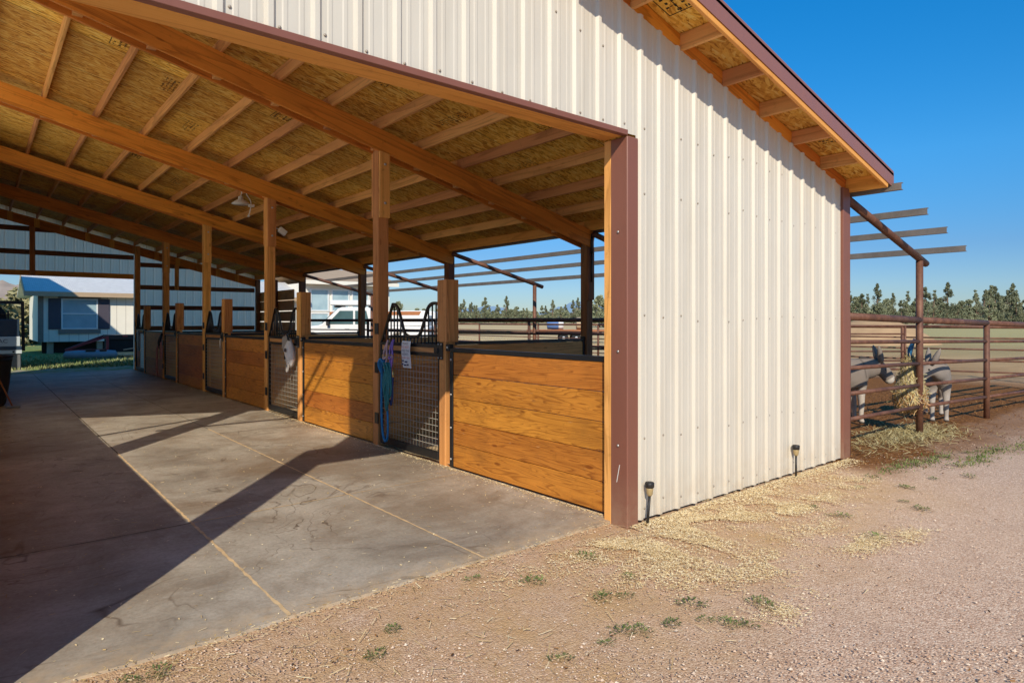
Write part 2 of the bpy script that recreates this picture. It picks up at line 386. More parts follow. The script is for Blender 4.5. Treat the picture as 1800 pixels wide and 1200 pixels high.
M['hay'] = strand('hay_in_net', (.28, .20, .085), (.50, .40, .18), (.66, .58, .32))
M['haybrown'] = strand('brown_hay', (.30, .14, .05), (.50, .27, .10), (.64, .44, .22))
M['netting'] = plain('blue_netting', (.03, .17, .36), .7)
M['mound'] = plain('tan_dirt', (.46, .30, .165), .95, 0, .25, 1.2, .1, .5, 8.)
M['rock'] = plain('bare_hillside', (.42, .33, .26), .95, 0, .35, .05, .1)
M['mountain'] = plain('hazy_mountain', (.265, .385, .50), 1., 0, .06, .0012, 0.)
M['lamp_amber'] = plain('amber_lens', (.42, .31, .15), .3)
M['bin'] = plain('dark_bin_plastic', (.012, .011, .013), .5, 0, .2)
M['blanket'] = plain('blue_tarp', (.10, .20, .45), .7); M['bale'] = plain('tan_bale', (.55, .44, .28), .9)

# ------------------------------------------------------------------ mesh builder
class MB:
    def __init__(s): s.v = []; s.f = []; s.g = []; s.t = []; s.mi = []; s.sm = []
    def _add(s, vs, fs, gs=None, tint=None, mi=0, smooth=False):
        o = len(s.v); s.v += [tuple(v) for v in vs]
        s.g += [tuple(g) for g in (gs or vs)]
        tint = random.random() if tint is None else tint
        s.t += [tint] * len(vs)
        for f in fs: s.f.append(tuple(o + i for i in f)); s.mi.append(mi); s.sm.append(smooth)
    def obox(s, c, ax, ay, az, mi=0, tint=None):
        """oriented box: centre and three half-axis vectors; grain runs along ax"""
        c, ax, ay, az = map(Vector, (c, ax, ay, az)); vs = []; gs = []
        ro = Vector((random.uniform(0, 50), random.uniform(0, 50), random.uniform(0, 50)))
        la, lb, lc = ax.length, ay.length, az.length
        for i in (-1, 1):
            for j in (-1, 1):
                for k in (-1, 1):
                    vs.append(c + ax * i + ay * j + az * k)
                    gs.append(ro + Vector((la * i, lb * j, lc * k)))
        fs = [(0, 1, 3, 2), (4, 6, 7, 5), (0, 4, 5, 1), (2, 3, 7, 6), (0, 2, 6, 4), (1, 5, 7, 3)]
        if ax.cross(ay).dot(az) < 0: fs = [f[::-1] for f in fs]
        s._add(vs, fs, gs, tint, mi)
        return s
    def box(s, lo, hi, axis=None, mi=0, tint=None):
        c = [(a + b) / 2 for a, b in zip(lo, hi)]; h = [(b - a) / 2 for a, b in zip(lo, hi)]
        if axis is None: axis = h.index(max(h))
        e = [Vector((h[0], 0, 0)), Vector((0, h[1], 0)), Vector((0, 0, h[2]))]
        o = [e[axis], e[(axis + 1) % 3], e[(axis + 2) % 3]]
        return s.obox(c, *o, mi=mi, tint=tint)
    def bar(s, p0, p1, w, h, up=(0, 0, 1), mi=0, tint=None):
        p0, p1 = Vector(p0), Vector(p1); d = (p1 - p0)
        side = d.cross(Vector(up)).normalized(); u = side.cross(d).normalized()
        return s.obox((p0 + p1) / 2, d / 2, side * w / 2, u * h / 2, mi, tint)
    def tube(s, pts, r, n=8, mi=0, tint=None, caps=True, closed=False):
        pts = [Vector(p) for p in pts]; N = len(pts)
        rs = r if isinstance(r, (list, tuple)) else [r] * N
        vs = []; gs = []; L = 0; ref = None; ro = random.uniform(0, 50)
        for i, p in enumerate(pts):
            if closed: d = pts[(i + 1) % N] - pts[i - 1]
            else: d = pts[min(i + 1, N - 1)] - pts[max(i - 1, 0)]
            if d.length < 1e-9: d = Vector((0, 0, 1))
            d.normalize()
            if ref is None:
                ref = Vector((0, 0, 1)) if abs(d.z) < .9 else Vector((1, 0, 0))
            u = (ref - d * ref.dot(d))
            if u.length < 1e-6: u = d.orthogonal()
            u.normalize(); w = d.cross(u); ref = u
            if i: L += (pts[i] - pts[i - 1]).length
            for k in range(n):
                a = 2 * math.pi * k / n
                vs.append(p + (u * math.cos(a) + w * math.sin(a)) * rs[i]); gs.append((L + ro, math.cos(a) * rs[i], math.sin(a) * rs[i]))
        fs = []
        for i in range(N if closed else N - 1):
            j = (i + 1) % N
            for k in range(n): fs.append((i * n + k, i * n + (k + 1) % n, j * n + (k + 1) % n, j * n + k))
        if caps and not closed: fs += [tuple(range(n - 1, -1, -1)), tuple((N - 1) * n + k for k in range(n))]
        s._add(vs, fs, gs, tint, mi, True); return s
    def lathe(s, prof, c=(0, 0, 0), n=16, mi=0, M_=None, tint=None):
        vs = []; fs = []
        for r, z in prof:
            for k in range(n):
                a = 2 * math.pi * k / n; v = Vector((r * math.cos(a), r * math.sin(a), z))
                if M_: v = M_ @ v
                vs.append(v + Vector(c))
        for i in range(len(prof) - 1):
            for k in range(n): fs.append((i * n + k, i * n + (k + 1) % n, (i + 1) * n + (k + 1) % n, (i + 1) * n + k))
        fs += [tuple(range(n - 1, -1, -1)), tuple((len(prof) - 1) * n + k for k in range(n))]
        s._add(vs, fs, None, tint, mi, True); return s
    def prism(s, poly, d, mi=0, tint=None):
        """extrude a planar polygon by vector d"""
        d = Vector(d); n = len(poly); vs = [Vector(p) for p in poly]; vs += [v + d for v in vs]
        fs = [tuple(range(n - 1, -1, -1)), tuple(range(n, 2 * n))] + [(i, (i + 1) % n, n + (i + 1) % n, n + i) for i in range(n)]
        s._add(vs, fs, None, tint, mi); return s
    def face(s, pts, mi=0, tint=None, smooth=False):
        s._add(pts, [tuple(range(len(pts)))], None, tint, mi, smooth); return s
    def build(s, name, mats, parent=None, bevel=0., label=None, kind=None):
        me = bpy.data.meshes.new(name); me.from_pydata(s.v, [], s.f); 
        mats = mats if isinstance(mats, (list, tuple)) else [mats]
        for m in mats: me.materials.append(M[m] if isinstance(m, str) else m)
        me.polygons.foreach_set('material_index', s.mi); me.polygons.foreach_set('use_smooth', s.sm)
        a = me.attributes.new('grain', 'FLOAT_VECTOR', 'POINT'); a.data.foreach_set('vector', [c for g in s.g for c in g])
        t = me.attributes.new('tint', 'FLOAT', 'POINT'); t.data.foreach_set('value', s.t)
        me.update()
        return link(me, name, parent, bevel, label, kind)
def link(me, name, parent=None, bevel=0., label=None, kind=None):
    o = bpy.data.objects.new(name, me); COL.objects.link(o)
    if parent is not None: o.parent = parent
    if bevel:
        b = o.modifiers.new('edge_wear', 'BEVEL'); b.width = bevel; b.segments = 1; b.limit_method = 'ANGLE'
    if label: o['label'] = label
    if kind: o['kind'] = kind
    return o
def thing(name, label, cat, loc=(0, 0, 0), rz=0., group=None):
    o = bpy.data.objects.new(name, None); COL.objects.link(o); o.location = loc; o.rotation_euler = (0, 0, rz)
    o.empty_display_size = .3
    o['label'] = label; o['category'] = cat
    if group: o['group'] = group
    return o
def tag(o, label, cat, group=None):
    o['label'] = label; o['category'] = cat
    if group: o['group'] = group
    return o
def dup(root, loc, rz=0., label=None, group=None, scale=1.):
    r = root.copy(); COL.objects.link(r); r.location = loc; r.rotation_euler = (0, 0, rz); r.scale = (scale,) * 3
    if label: r['label'] = label
    if group: r['group'] = group
    for ch in list(root.children):
        c = ch.copy(); COL.objects.link(c); c.parent = r
        for g in ch.children:
            d = g.copy(); COL.objects.link(d); d.parent = c
    return r
def text_part(txt, size, mat, parent, mtx, name, extrude=.0):
    cu = bpy.data.curves.new(name, 'FONT'); cu.body = txt; cu.size = size; cu.align_x = 'CENTER'; cu.align_y = 'CENTER'; cu.extrude = extrude
    o = bpy.data.objects.new(name, cu); COL.objects.link(o)
    dg = bpy.context.evaluated_depsgraph_get(); me = bpy.data.meshes.new_from_object(o.evaluated_get(dg))
    bpy.data.objects.remove(o); me.materials.clear(); me.materials.append(M[mat]); me.transform(mtx)
    p = bpy.data.objects.new(name, me); COL.objects.link(p); p.parent = parent; return p

# ------------------------------------------------------------------ dimensions
G = 3.308            # outer face of the near gable wall
S = 3.977            # aisle face of the stall fronts
W = 7.89             # low side of the barn
PK = [7.63 + 4.13 * i for i in range(5)]     # far face of each bay post
FAR = PK[4]
OVH = 2.89           # front of the roof overhang
TOP = 1.307
def zr(x): return 4.06 - .243 * (x - 4)      # underside of purlins
PX = [4.633 + .645 * n for n in range(-7, 5)]
RIB = .2446

# ------------------------------------------------------------------ setting
def terrain(x, y):
    d = math.hypot(x - 4, y - 6)
    t = min(1, max(0, (d - 45) / 160)); t = t * t * (3 - 2 * t)
    return -.012 + 1.0 * t
def make_ground():
    xs = sorted(set([-1500, -700, -300, -150] + [-80 + 8 * i for i in range(11)] + [1 * i for i in range(0, 30)] + [30 + 8 * i for i in range(14)] + [150, 190, 240, 300, 420, 600, 1000, 2000, 4000, 9000]))
    ys = sorted(set([-3000, -1000, -400, -150, -60, -30] + [-16 + i for i in range(0, 46)] + [30 + 8 * i for i in range(14)] + [150, 190, 240, 300, 420, 600, 1000, 2000, 4000, 9000]))
    b = MB(); vs = []
    for y in ys:
        for x in xs:
            z = terrain(x, y)
            if y < 3.3 and -10 < x < 30: z += .012 * noise.noise(Vector((x * .6, y * .6, 0))) - .004
            vs.append((x, y, z))
    n = len(xs); fs = [(j * n + i, j * n + i + 1, (j + 1) * n + i + 1, (j + 1) * n + i) for j in range(len(ys) - 1) for i in range(n - 1)]
    b._add(vs, fs, None, .5, 0, True)
    return b.build('ground', 'ground', kind='structure')
make_ground()
sl = MB(); 
# slab with a slightly ragged front edge
edge = [(-.30, 3.44)]; x = -.30
while x < 3.98:
    x += random.uniform(.05, .12); edge.append((min(x, 3.99), 3.455 + .018 * noise.noise(Vector((x * 1.5, 0, 0))) + random.uniform(-.006, .006)))
poly = [(a, b_, .004) for a, b_ in edge] + [(3.99, FAR + .12, .004), (-.30, FAR + .12, .004)]
sl.prism([(p[0], p[1], -.12) for p in poly], (0, 0, .124))
slab = sl.build('aisle_slab', 'concrete', kind='structure')
jb = MB()
def joint_strip(p0, p1, w, z=.0072):
    """irregular ribbon of grit lying in a saw cut"""
    p0, p1 = Vector(p0), Vector(p1); d = p1 - p0; L = d.length; d.normalize(); s_ = Vector((-d.y, d.x)); n = max(2, int(L / .04)); vs = []
    for i in range(n + 1):
        q = p0 + d * L * i / n; a = w * random.uniform(.35, 1.15); c = w * random.uniform(.35, 1.15)
        vs += [(q.x + s_.x * a, q.y + s_.y * a, z), (q.x - s_.x * c, q.y - s_.y * c, z)]
    jb._add(vs, [(2 * i, 2 * i + 1, 2 * i + 3, 2 * i + 2) for i in range(n)], None, .5, 0)
joint_strip((1.307, 3.46), (1.307, 9.0), .013); joint_strip((2.633, 3.46), (2.633, 10.2), .011); joint_strip((1.307, 5.527), (2.633, 5.527), .008, .0076); joint_strip((2.633, 5.527), (3.9, 5.527), .005, .0076)
jb.build('joint_grit', 'joint', kind='structure')
jb = MB()
joint_strip((1.307, 9.0), (1.307, FAR + .1), .008); joint_strip((2.633, 10.2), (2.633, FAR + .1), .005); joint_strip((-.1, 5.527), (1.3, 5.527), .006, .0076)
for y in (9.66, 13.8, 17.9, 21.4): joint_strip((0, y), (3.9, y), .004, .0076)
jb.build('joint_dirt', 'joint_dark', kind='structure')
bd = MB()
nx, ny = 30, 150; vs = []
for j in range(ny + 1):
    for i in range(nx + 1):
        X_ = 3.995 + (7.95 - 3.995) * i / nx; Y_ = 3.42 + (FAR - 3.42) * j / ny
        vs.append((X_, Y_, .012 + .035 * max(0, noise.noise(Vector((X_ * 1.3, Y_ * 1.3, 3))) + .3)))
bd._add(vs, [(j * (nx + 1) + i, j * (nx + 1) + i + 1, (j + 1) * (nx + 1) + i + 1, (j + 1) * (nx + 1) + i) for j in range(ny) for i in range(nx)], None, .5, 0, True)
bd.build('stall_bedding', 'bedding', kind='structure')

# ------------------------------------------------------------------ barn
barn = thing('barn', 'cream ribbed-metal horse barn with brown trim, open aisle and timber stalls', 'barn', (0, 0, 0))
def P(name, mb, mat, bevel=0., parent=None, label=None): return mb.build(name, mat, parent or barn, bevel, label)
def profile(x0, x1, face, depth, phase):
    """ribbed panel profile as (x, offset) pairs; offset pushes out of the wall"""
    pts = []; k0 = math.floor((x0 - phase) / RIB) - 1; k1 = math.ceil((x1 - phase) / RIB) + 1
    for k in range(k0, k1 + 1):
        c = phase + k * RIB
        for dx, o in ((-.030, 0), (-.013, 1), (.013, 1), (.030, 0), (.062, 0), (.070, .12), (.088, .12), (.096, 0), (.150, 0), (.158, .12), (.176, .12), (.184, 0)):
            pts.append((c + dx, o * depth))
    pts = [p for p in pts if x0 <= p[0] <= x1]
    return [(x0, pts[0][1])] + pts + [(x1, pts[-1][1])]
def ribbed(name, x0, x1, zb, zt, put, mat, phase=3.837, depth=.022, parent=None):
    b = MB(); pr = profile(x0, x1, 0, depth, phase); vs = []
    for x_, o in pr: vs += [put(x_, o, zb(x_)), put(x_, o, zt(x_))]
    b._add(vs, [(2 * i, 2 * i + 2, 2 * i + 3, 2 * i + 1) for i in range(len(pr) - 1)], None, .5, 0)
    return P(name, b, mat, 0, parent)
front = lambda x_, o, z: (x_, G - o, z)
ribbed('gable_siding', -.30, 4.025, lambda x_: 3.07, lambda x_: zr(x_) + .0, front, 'siding')
ribbed('gable_siding', 4.025, 7.72, lambda x_: .015, lambda x_: zr(x_) + .0, front, 'siding')
back = lambda x_, o, z: (x_, FAR + .10 + o, z)
ribbed('far_siding', -.30, 3.97, lambda x_: 2.98, lambda x_: zr(x_) + .139, back, 'siding_in')
ribbed('far_siding', 3.97, 7.95, lambda x_: 1.25, lambda x_: zr(x_) + .139, back, 'siding_in')
ribbed('far_siding', 3.97, 7.95, lambda x_: .02, lambda x_: 1.25, back, 'siding_in')
# screws
scm = []
def screw(loc):
    if not scm:
        sb = MB(); sb.lathe([(.009, 0), (.009, .004), (.005, .007)], (0, 0, 0), 6, M_=Matrix.Rotation(R(90), 3, 'X')); o = P('siding_screw', sb, 'screw'); scm.append(o.data)
    else: o = link(scm[0], 'siding_screw', barn)
    o.location = loc
for zrow in (.12, .66, 1.62, 2.62, 3.12):
    k = 0
    while True:
        x_ = 3.837 + RIB * k + .052; k += 1
        if x_ > 7.7: break
        if x_ < 4.03 and zrow < 3.1: continue
        if zrow > zr(x_) - .35 and zrow > 3.0: continue
        if random.random() < .12: continue
        zz = zrow + random.uniform(-.03, .03)
        screw((x_, G - .001, zz))
for k in range(1, 15):
    x_ = 3.837 - RIB * k + .05
    for zz in (3.12, zr(x_) - .48):
        screw((x_, G - .001, zz + random.uniform(-.02, .02)))
# opening header and jambs
h = MB(); h.box((-.35, G + .022, 3.043), (3.88, G + .20, 3.30), 0); P('header', h, 'fresh', .004)
h = MB(); h.box((-.35, G - .034, 3.043), (3.895, G + .018, 3.085)); P('header_trim', h, 'brown', .003)
h = MB(); h.prism([(3.888, G - .032, -.02), (4.022, G - .032, -.02), (4.022, G + .14, -.02), (3.888, G + .14, -.02)], (0, 0, 3.06)); P('corner_trim', h, 'brown', .006)
h = MB(); h.bar((3.8865, G + .075, .33), (3.8865, G + .045, .47), .001, .006, (0, 1, 0)); P('scratch', h, 'plastic_white')
for z in (.62, 1.36, 2.3):
    h = MB(); h.lathe([(.011, 0), (.011, .006), (.006, .010)], (3.887, G + .06, z), 8, M_=Matrix.Rotation(R(-90), 3, 'Y')); P('trim_screw', h, 'bolt')
h = MB(); h.box((3.893, G + .142, -.02), (4.10, G + .215, 3.04), 2); P('door_post', h, 'post', .004)
h = MB(); h.box((7.70, G - .030, .0), (W, G + .10, zr(W) + .03)); P('corner_trim', h, 'brown', .004)
h = MB(); h.box((-.50, G - .03, -.02), (-.14, G + .16, 3.6)); P('corner_trim', h, 'brown', .004)
# gable rafter and frieze between lookouts
def rafter(name, y0, y1, x0=-.18, x1=7.98, dz=-.275, dtop=0., mat='beam'):
    b = MB(); d = y1 - y0
    cz = (dz + dtop) / 2
    b.bar((x0, (y0 + y1) / 2, zr(x0) + cz), (x1, (y0 + y1) / 2, zr(x1) + cz), d, (dtop - dz), (0, 0, 1))
    return P(name, b, mat, .004)
b = MB()
for i in range(len(PX) + 1):
    xa = (PX[i - 1] + .024) if i else -.18; xb = (PX[i] - .024) if i < len(PX) else 7.83
    b.bar((xa, G + .02, zr(xa) + .035), (xb, G + .02, zr(xb) + .035), .038, .20, (0, 0, 1))
P('frieze_blocking', b, 'beam', .003)
rafter('gable_rafter', G + .042, G + .082)
for k in range(4):
    p = PK[k]; rafter('rafter', p - .192, p - .152); rafter('rafter', p + .002, p + .042)
    bl = [x_ for x_ in PX]
    for x_ in bl:
        b = MB(); b.bar((x_ - .045, p - .075, zr(x_) - .225), (x_ + .045, p - .075, zr(x_) - .225), .148, .05); P('rafter_block', b, 'purlin', .003)
rafter('gable_rafter', FAR + .042, FAR + .082)
for x_ in PX:
    b = MB(); b.box((x_ - .07, FAR - .0, zr(x_) - .27), (x_ + .07, FAR + .04, zr(x_) - .005), 2); P('rafter_hanger', b, 'fresh', .003)
# purlins per bay; the first run on over the gable as lookouts
ends = [OVH] + [p - .075 for p in PK[:4]] + [FAR + .5]
for i in range(5):
    for x_ in PX + [7.875]:
        sx_ = .019
        b = MB(); b.bar((x_, ends[i] + .002, zr(x_) + .07), (x_, ends[i + 1] - .002, zr(x_) + .07), .038, .14 if x_ < 7.8 else .17, (0, 0, 1))
        P('purlin' if x_ < 7.8 else 'eave_board', b, 'purlin' if x_ < 7.8 else 'fresh', .003)
# roof deck
def deck(x0, x1, y0, y1, z0, th, name, mat):
    b = MB(); b.prism([(x0, y0, zr(x0) + z0), (x1, y0, zr(x1) + z0), (x1, y1, zr(x1) + z0), (x0, y1, zr(x0) + z0)], (0, 0, th)); return P(name, b, mat)
deck(-.20, 7.90, OVH, FAR + .5, .142, .014, 'roof_sheathing', 'osb')
deck(-.24, 8.02, OVH - .03, FAR + .53, .160, .03, 'metal_roofing', 'roofing')
b = MB(); b.bar((-.2, OVH - .006, zr(-.2) + .062), (7.90, OVH - .006, zr(7.90) + .062), .03, .155); P('fly_rafter', b, 'fresh', .003)
b = MB(); b.prism([(-.24, OVH - .030, zr(-.24) + .03), (8.02, OVH - .030, zr(8.02) + .03), (8.02, OVH - .030, zr(8.02) + .215), (-.24, OVH - .030, zr(-.24) + .215)], (0, .006, 0)); P('rake_fascia', b, 'fascia')
b = MB(); b.prism([(8.02, OVH - .03, zr(8.02) + .02), (8.02, FAR + .5, zr(8.02) + .02), (8.02, FAR + .5, zr(8.02) + .20), (8.02, OVH - .03, zr(8.02) + .20)], (.006, 0, 0)); P('eave_fascia', b, 'fascia')
# deck seams (edges of sheets) and grade stamps on the underside
b = MB()
for y in [OVH + 1.22 * i for i in range(1, 19)]: b.bar((-.15, y, zr(-.15) + .1405), (7.85, y, zr(7.85) + .1405), .004, .002)
P('sheathing_seams', b, 'ink')
def stamp(x_, y_, w, l, kind=0):
    """smudged ink grade stamp: outlined box with blurred rows"""
    b = MB(); sl_ = -.243
    def q(a0, b0, a1, b1):
        pts = [(x_ + a0, y_ + b0), (x_ + a1, y_ + b0), (x_ + a1, y_ + b1), (x_ + a0, y_ + b1)]
        b.face([(px_, py_, zr(px_) + .1395) for px_, py_ in pts][::-1], 0)
    t = .008
    if kind == 0:
        q(0, 0, w, t); q(0, l - t, w, l); q(0, t, t, l - t); q(w - t, t, w, l - t); q(t, l * .5, w - t, l * .5 + t)
    rr = random.Random(int(x_ * 1000 + y_ * 77))
    for row in range(4):
        a = w * (.12 + .22 * row); c = l * .08
        while c < l * .9:
            s_ = rr.uniform(.008, .03)
            if rr.random() < .75: q(a + rr.uniform(0, .01), c, a + w * rr.uniform(.06, .14), min(c + s_, l * .92))
            c += s_ + .012
    P('grade_stamp', b, 'ink')
for x_, y_, w, l, k in ((1.75, 5.4, .28, .34, 0), (1.80, 5.05, .26, .3, 1), (1.05, 6.4, .22, .5, 1), (2.55, 6.3, .2, .55, 1), (3.1, 4.55, .3, .3, 0), (3.45, 6.1, .2, .6, 1), (3.75, 4.2, .14, .5, 1), (4.15, 3.0, .24, .25, 0), (4.42, 6.2, .16, .7, 1), (5.1, 5.2, .18, .6, 1), (6.75, 2.97, .22, .26, 1), (5.75, 6.4, .14, .6, 1), (1.2, 8.4, .25, .5, 0), (1.85, 9.1, .2, .6, 1), (2.4, 10.4, .2, .6, 1), (3.1, 8.6, .25, .35, 0), (3.7, 9.6, .15, .6, 1), (.95, 13., .25, .4, 1), (2.1, 13.2, .22, .5, 0), (3.0, 14., .2, .6, 1), (.9, 5.0, .26, .4, 0), (.35, 6.1, .2, .5, 1)):
    stamp(x_, y_, w, l, k)

# posts along the stall fronts, the low side and the open side
def post(x0, x1, y0, y1, z1, mat='post', name='post', z0=-.05):
    b = MB(); b.box((x0, y0, z0), (x1, y1, z1), 2); return P(name, b, mat, .006)
def bolts(pts, axis, parent, r=.012):
    b = MB(); rot = {'x': Matrix.Rotation(R(-90), 3, 'Y'), 'y': Matrix.Rotation(R(90), 3, 'X')}[axis]
    for q in pts: b.lathe([(r * 1.6, 0), (r * 1.6, .003), (r, .003), (r, .010), (r * .7, .012)], q, 8, M_=rot)
    return P('bolts', b, 'bolt', 0, parent)
for k, p in enumerate(PK):
    post(S, S + .15, p - .15, p, zr(S) - .02)
    if k < 4:
        b = MB(); b.box((S + .004, p - .190, 2.93), (S + .152, p - .152, zr(S) - .28), 2); sp = P('splice_board', b, 'post', .005)
        bolts([(S + .08, p - .191, 3.12), (S + .08, p - .191, 3.62)], 'y', sp)
        b = MB(); b.box((S + .002, p + .002, 2.95), (S + .148, p + .040, zr(S) - .28), 2); P('splice_board', b, 'post', .005)
    # low side posts
    post(7.845, 7.985, p - .15, p, zr(7.9) - .02, 'dark_timber')
    if k < 4:
        b = MB(); b.box((7.835, p - .195, 1.95), (7.98, p - .153, zr(7.9) - .28), 2); P('splice_board', b, 'dark_timber', .005)
        b = MB(); b.box((7.99, p - .14, 2.0), (8.03, p - .01, zr(8) - .1), 2); P('splice_board', b, 'dark_timber', .005)
    post(-.30, -.02, p - .27, p + .03, zr(-.1) - .02, 'post')
post(7.83, 7.97, G + .12, G + .24, zr(7.9) - .02, 'dark_timber')
# aisle-side door post of far gable, header, girts, studs
b = MB(); b.box((-.3, FAR + .045, 2.97), (3.97, FAR + .085, 3.13), 0); P('header', b, 'beam', .004)
for z, x0, x1 in ((3.60, -.3, 3.97), (4.30, -.3, 2.1), (3.38, 4.13, 5.8), (2.64, 4.13, 7.84), (1.97, 4.13, 7.84), (1.28, 4.13, 7.84)):
    b = MB(); b.box((x0, FAR + .050, z), (x1, FAR + .088, z + .15), 0); P('girt', b, 'dark_timber', .004)
b = MB(); b.box((1.22, FAR + .0, 3.0), (1.36, FAR + .044, zr(1.3) - .26), 2); P('stud', b, 'post', .004)
b = MB(); b.box((5.18, FAR + .0, 2.64), (5.31, FAR + .044, zr(5.25) - .26), 2); P('stud', b, 'post', .004)
# slatted windbreak boards on the low side of the last bay
for i in range(7):
    b = MB(); z0 = .15 + .36 * i; b.box((7.99, PK[3] + .8, z0), (8.025, FAR, z0 + .33), 1); P('windbreak_board', b, 'partition', .003)
post(7.85, 7.985, PK[3] + 2.2, PK[3] + 2.34, zr(7.9) - .1, 'dark_timber')

# stall front panels
def stall_panel(y0, y1, seed):
    """five stained boards in a black steel channel frame, on the aisle side"""
    random.seed(seed); b = MB(); n = 5; hgt = (1.262 - .02) / n
    for i in range(n):
        b.box((S + .004, y0 + .004, .02 + hgt * i + .003), (S + .044, y1 - .03, .02 + hgt * (i + 1) - .002), 1)
    pn = P('stall_panel', b, 'board', .003)
    b = MB(); b.box((S - .004, y0 + .002, 1.262), (S + .052, y1 + .03, TOP)); P('top_rail', b, 'black', .004, pn)
    b = MB(); b.box((S - .008, y1 - .028, .015), (S + .05, y1 + .028, 1.262)); ch = P('end_channel', b, 'black', .004, pn)
    b = MB(); b.box((S - .012, y1 + .032, 1.27), (S + .05, y1 + .10, 1.345)); P('end_bracket', b, 'black', .004, pn)
    b = MB()
    for z in (.10, .44, .80, 1.18): b.lathe([(.014, 0), (.014, .005), (.008, .010)], (S - .008, y1, z), 8, M_=Matrix.Rotation(R(-90), 3, 'Y'))
    P('channel_bolts', b, 'bolt', 0, pn)
    b = MB(); b.lathe([(.014, 0), (.014, .005), (.008, .010)], (S - .012, y1 + .065, 1.31), 8, M_=Matrix.Rotation(R(-90), 3, 'Y')); P('bracket_bolt', b, 'bolt', 0, pn)
    return pn
def smooth_path(pts, n=6):
    out = []; pts = [Vector(p) for p in pts]
    for i in range(len(pts) - 1):
        a, b_, c, d = pts[max(i - 1, 0)], pts[i], pts[i + 1], pts[min(i + 2, len(pts) - 1)]
        for k in range(n):
            t = k / n
            out.append(.5 * ((2 * b_) + (c - a) * t + (2 * a - 5 * b_ + 4 * c - d) * t * t + (3 * b_ - a - 3 * c + d) * t ** 3))
    out.append(pts[-1]); return out
def make_gate(y0, y1):
    """black stall gate: wire mesh below, barred yoke with a dip above; y1 is the hinge side"""
    x0 = S + .035; w = y1 - y0
    g = MB(); r = .022
    def vb(y, z0, z1, t=.036): g.box((x0 - t / 2, y - t / 2, z0), (x0 + t / 2, y + t / 2, z1))
    vb(y0 + .02, .04, 1.34); vb(y1 - .02, .04, 1.34)
    g.box((x0 - .02, y0 + .04, .035), (x0 + .02, y1 - .04, .125))
    g.box((x0 - .018, y0 + .04, 1.195), (x0 + .018, y1 - .04, 1.235)); g.box((x0 - .018, y0 + .04, 1.295), (x0 + .018, y1 - .04, 1.335))
    gt = P('stall_gate', g, 'black', .004)
    g = MB(); g.box((x0 - .01, y0 + .045, 1.237), (x0 + .01, y1 - .045, 1.293)); P('reflection_strip', g, 'partition', .0, gt)  # pale strip stands in for the reflection between the rails
    ya, yb = y0 + .02, y1 - .02
    f = lambda t: y0 + w * t
    top = [(x0, ya, 1.335), (x0, ya, 1.6), (x0, ya, 1.815), (x0, f(.12), 1.80), (x0, f(.20), 1.74), (x0, f(.27), 1.55), (x0, f(.33), 1.435), (x0, f(.40), 1.415), (x0, f(.52), 1.415), (x0, f(.58), 1.47), (x0, f(.64), 1.64), (x0, f(.70), 1.77), (x0, f(.78), 1.815), (x0, yb, 1.815), (x0, yb, 1.335)]
    pts = [top[0], top[1]] + smooth_path([(x0, ya, 1.79)] + top[3:13], 4) + [(x0, yb, 1.335)]
    g = MB(); g.tube(pts, .021, 6); P('yoke_rail', g, 'black', 0, gt)
    def ztop(y):
        best = 1.335
        for a, b_ in zip(pts[:-1], pts[1:]):
            a, b_ = Vector(a), Vector(b_)
            lo, hi = min(a.y, b_.y), max(a.y, b_.y)
            if lo <= y <= hi and hi - lo > 1e-5: best = max(best, a.z + (b_.z - a.z) * (y - a.y) / (b_.y - a.y))
        return best
    n = 17
    for i in range(1, n):
        y = ya + (yb - ya) * i / n; g = MB(); g.tube([(x0, y, 1.32), (x0, y, ztop(y))], .0105, 6); P('yoke_bar', g, 'black', 0, gt)
    g = MB(); ym = y0 + .04
    cnt = int((w - .08) / .066)
    for i in range(1, cnt): 
        y = ym + (w - .08) * i / cnt; g.tube([(x0, y, .12), (x0, y, 1.2)], .0030, 5)
    for i in range(1, 15): g.tube([(x0 - .006, ym, .12 + .0735 * i), (x0 - .006, y1 - .04, .12 + .0735 * i)], .0030, 5)
    P('wire_mesh', g, 'wire', 0, gt)
    g = MB(); g.box((S - .016, y0 - .10, 1.17), (S - .004, y0 + .0, 1.36)); g.box((S - .03, y0 - .02, 1.24), (S + .03, y0 + .05, 1.30)); la = P('latch', g, 'black', .003, gt)
    g = MB()
    for z in (1.19, 1.34):
        for y in (y0 - .08, y0 - .02): g.lathe([(.009, 0), (.009, .003), (.005, .006)], (S - .016, y, z), 7, M_=Matrix.Rotation(R(-90), 3, 'Y'))
    P('latch_bolts', g, 'bolt', 0, la)
    for z in (.35, 1.0, 1.5):
        g = MB(); g.box((S - .014, y1 + .0, z - .07), (S + .0, y1 + .09, z + .07)); P('hinge', g, 'black', .003, gt)
    return gt
bays = []
prev = G + .225
for k, p in enumerate(PK):
    ys = p - 1.70; ye = p - 1.815        # short post near face and panel end
    stall_panel(prev, ye, 100 + k); random.seed(300 + k)
    post(S, S + .13, ys, ys + .13, 1.37)
    b = MB(); b.box((S - .006, ys - .015, 1.368), (S + .012, ys + .16, 2.06), 2); b.box((S + .014, ys - .013, 1.368), (S + .165, ys + .005, 2.06), 2); b.box((S + .014, ys + .007, 1.37), (S + .155, ys + .155, 2.055), 2); P('short_post', b, 'post', .004)
    make_gate(ys + .145, p - .165)
    prev = p + .004
random.seed(21)
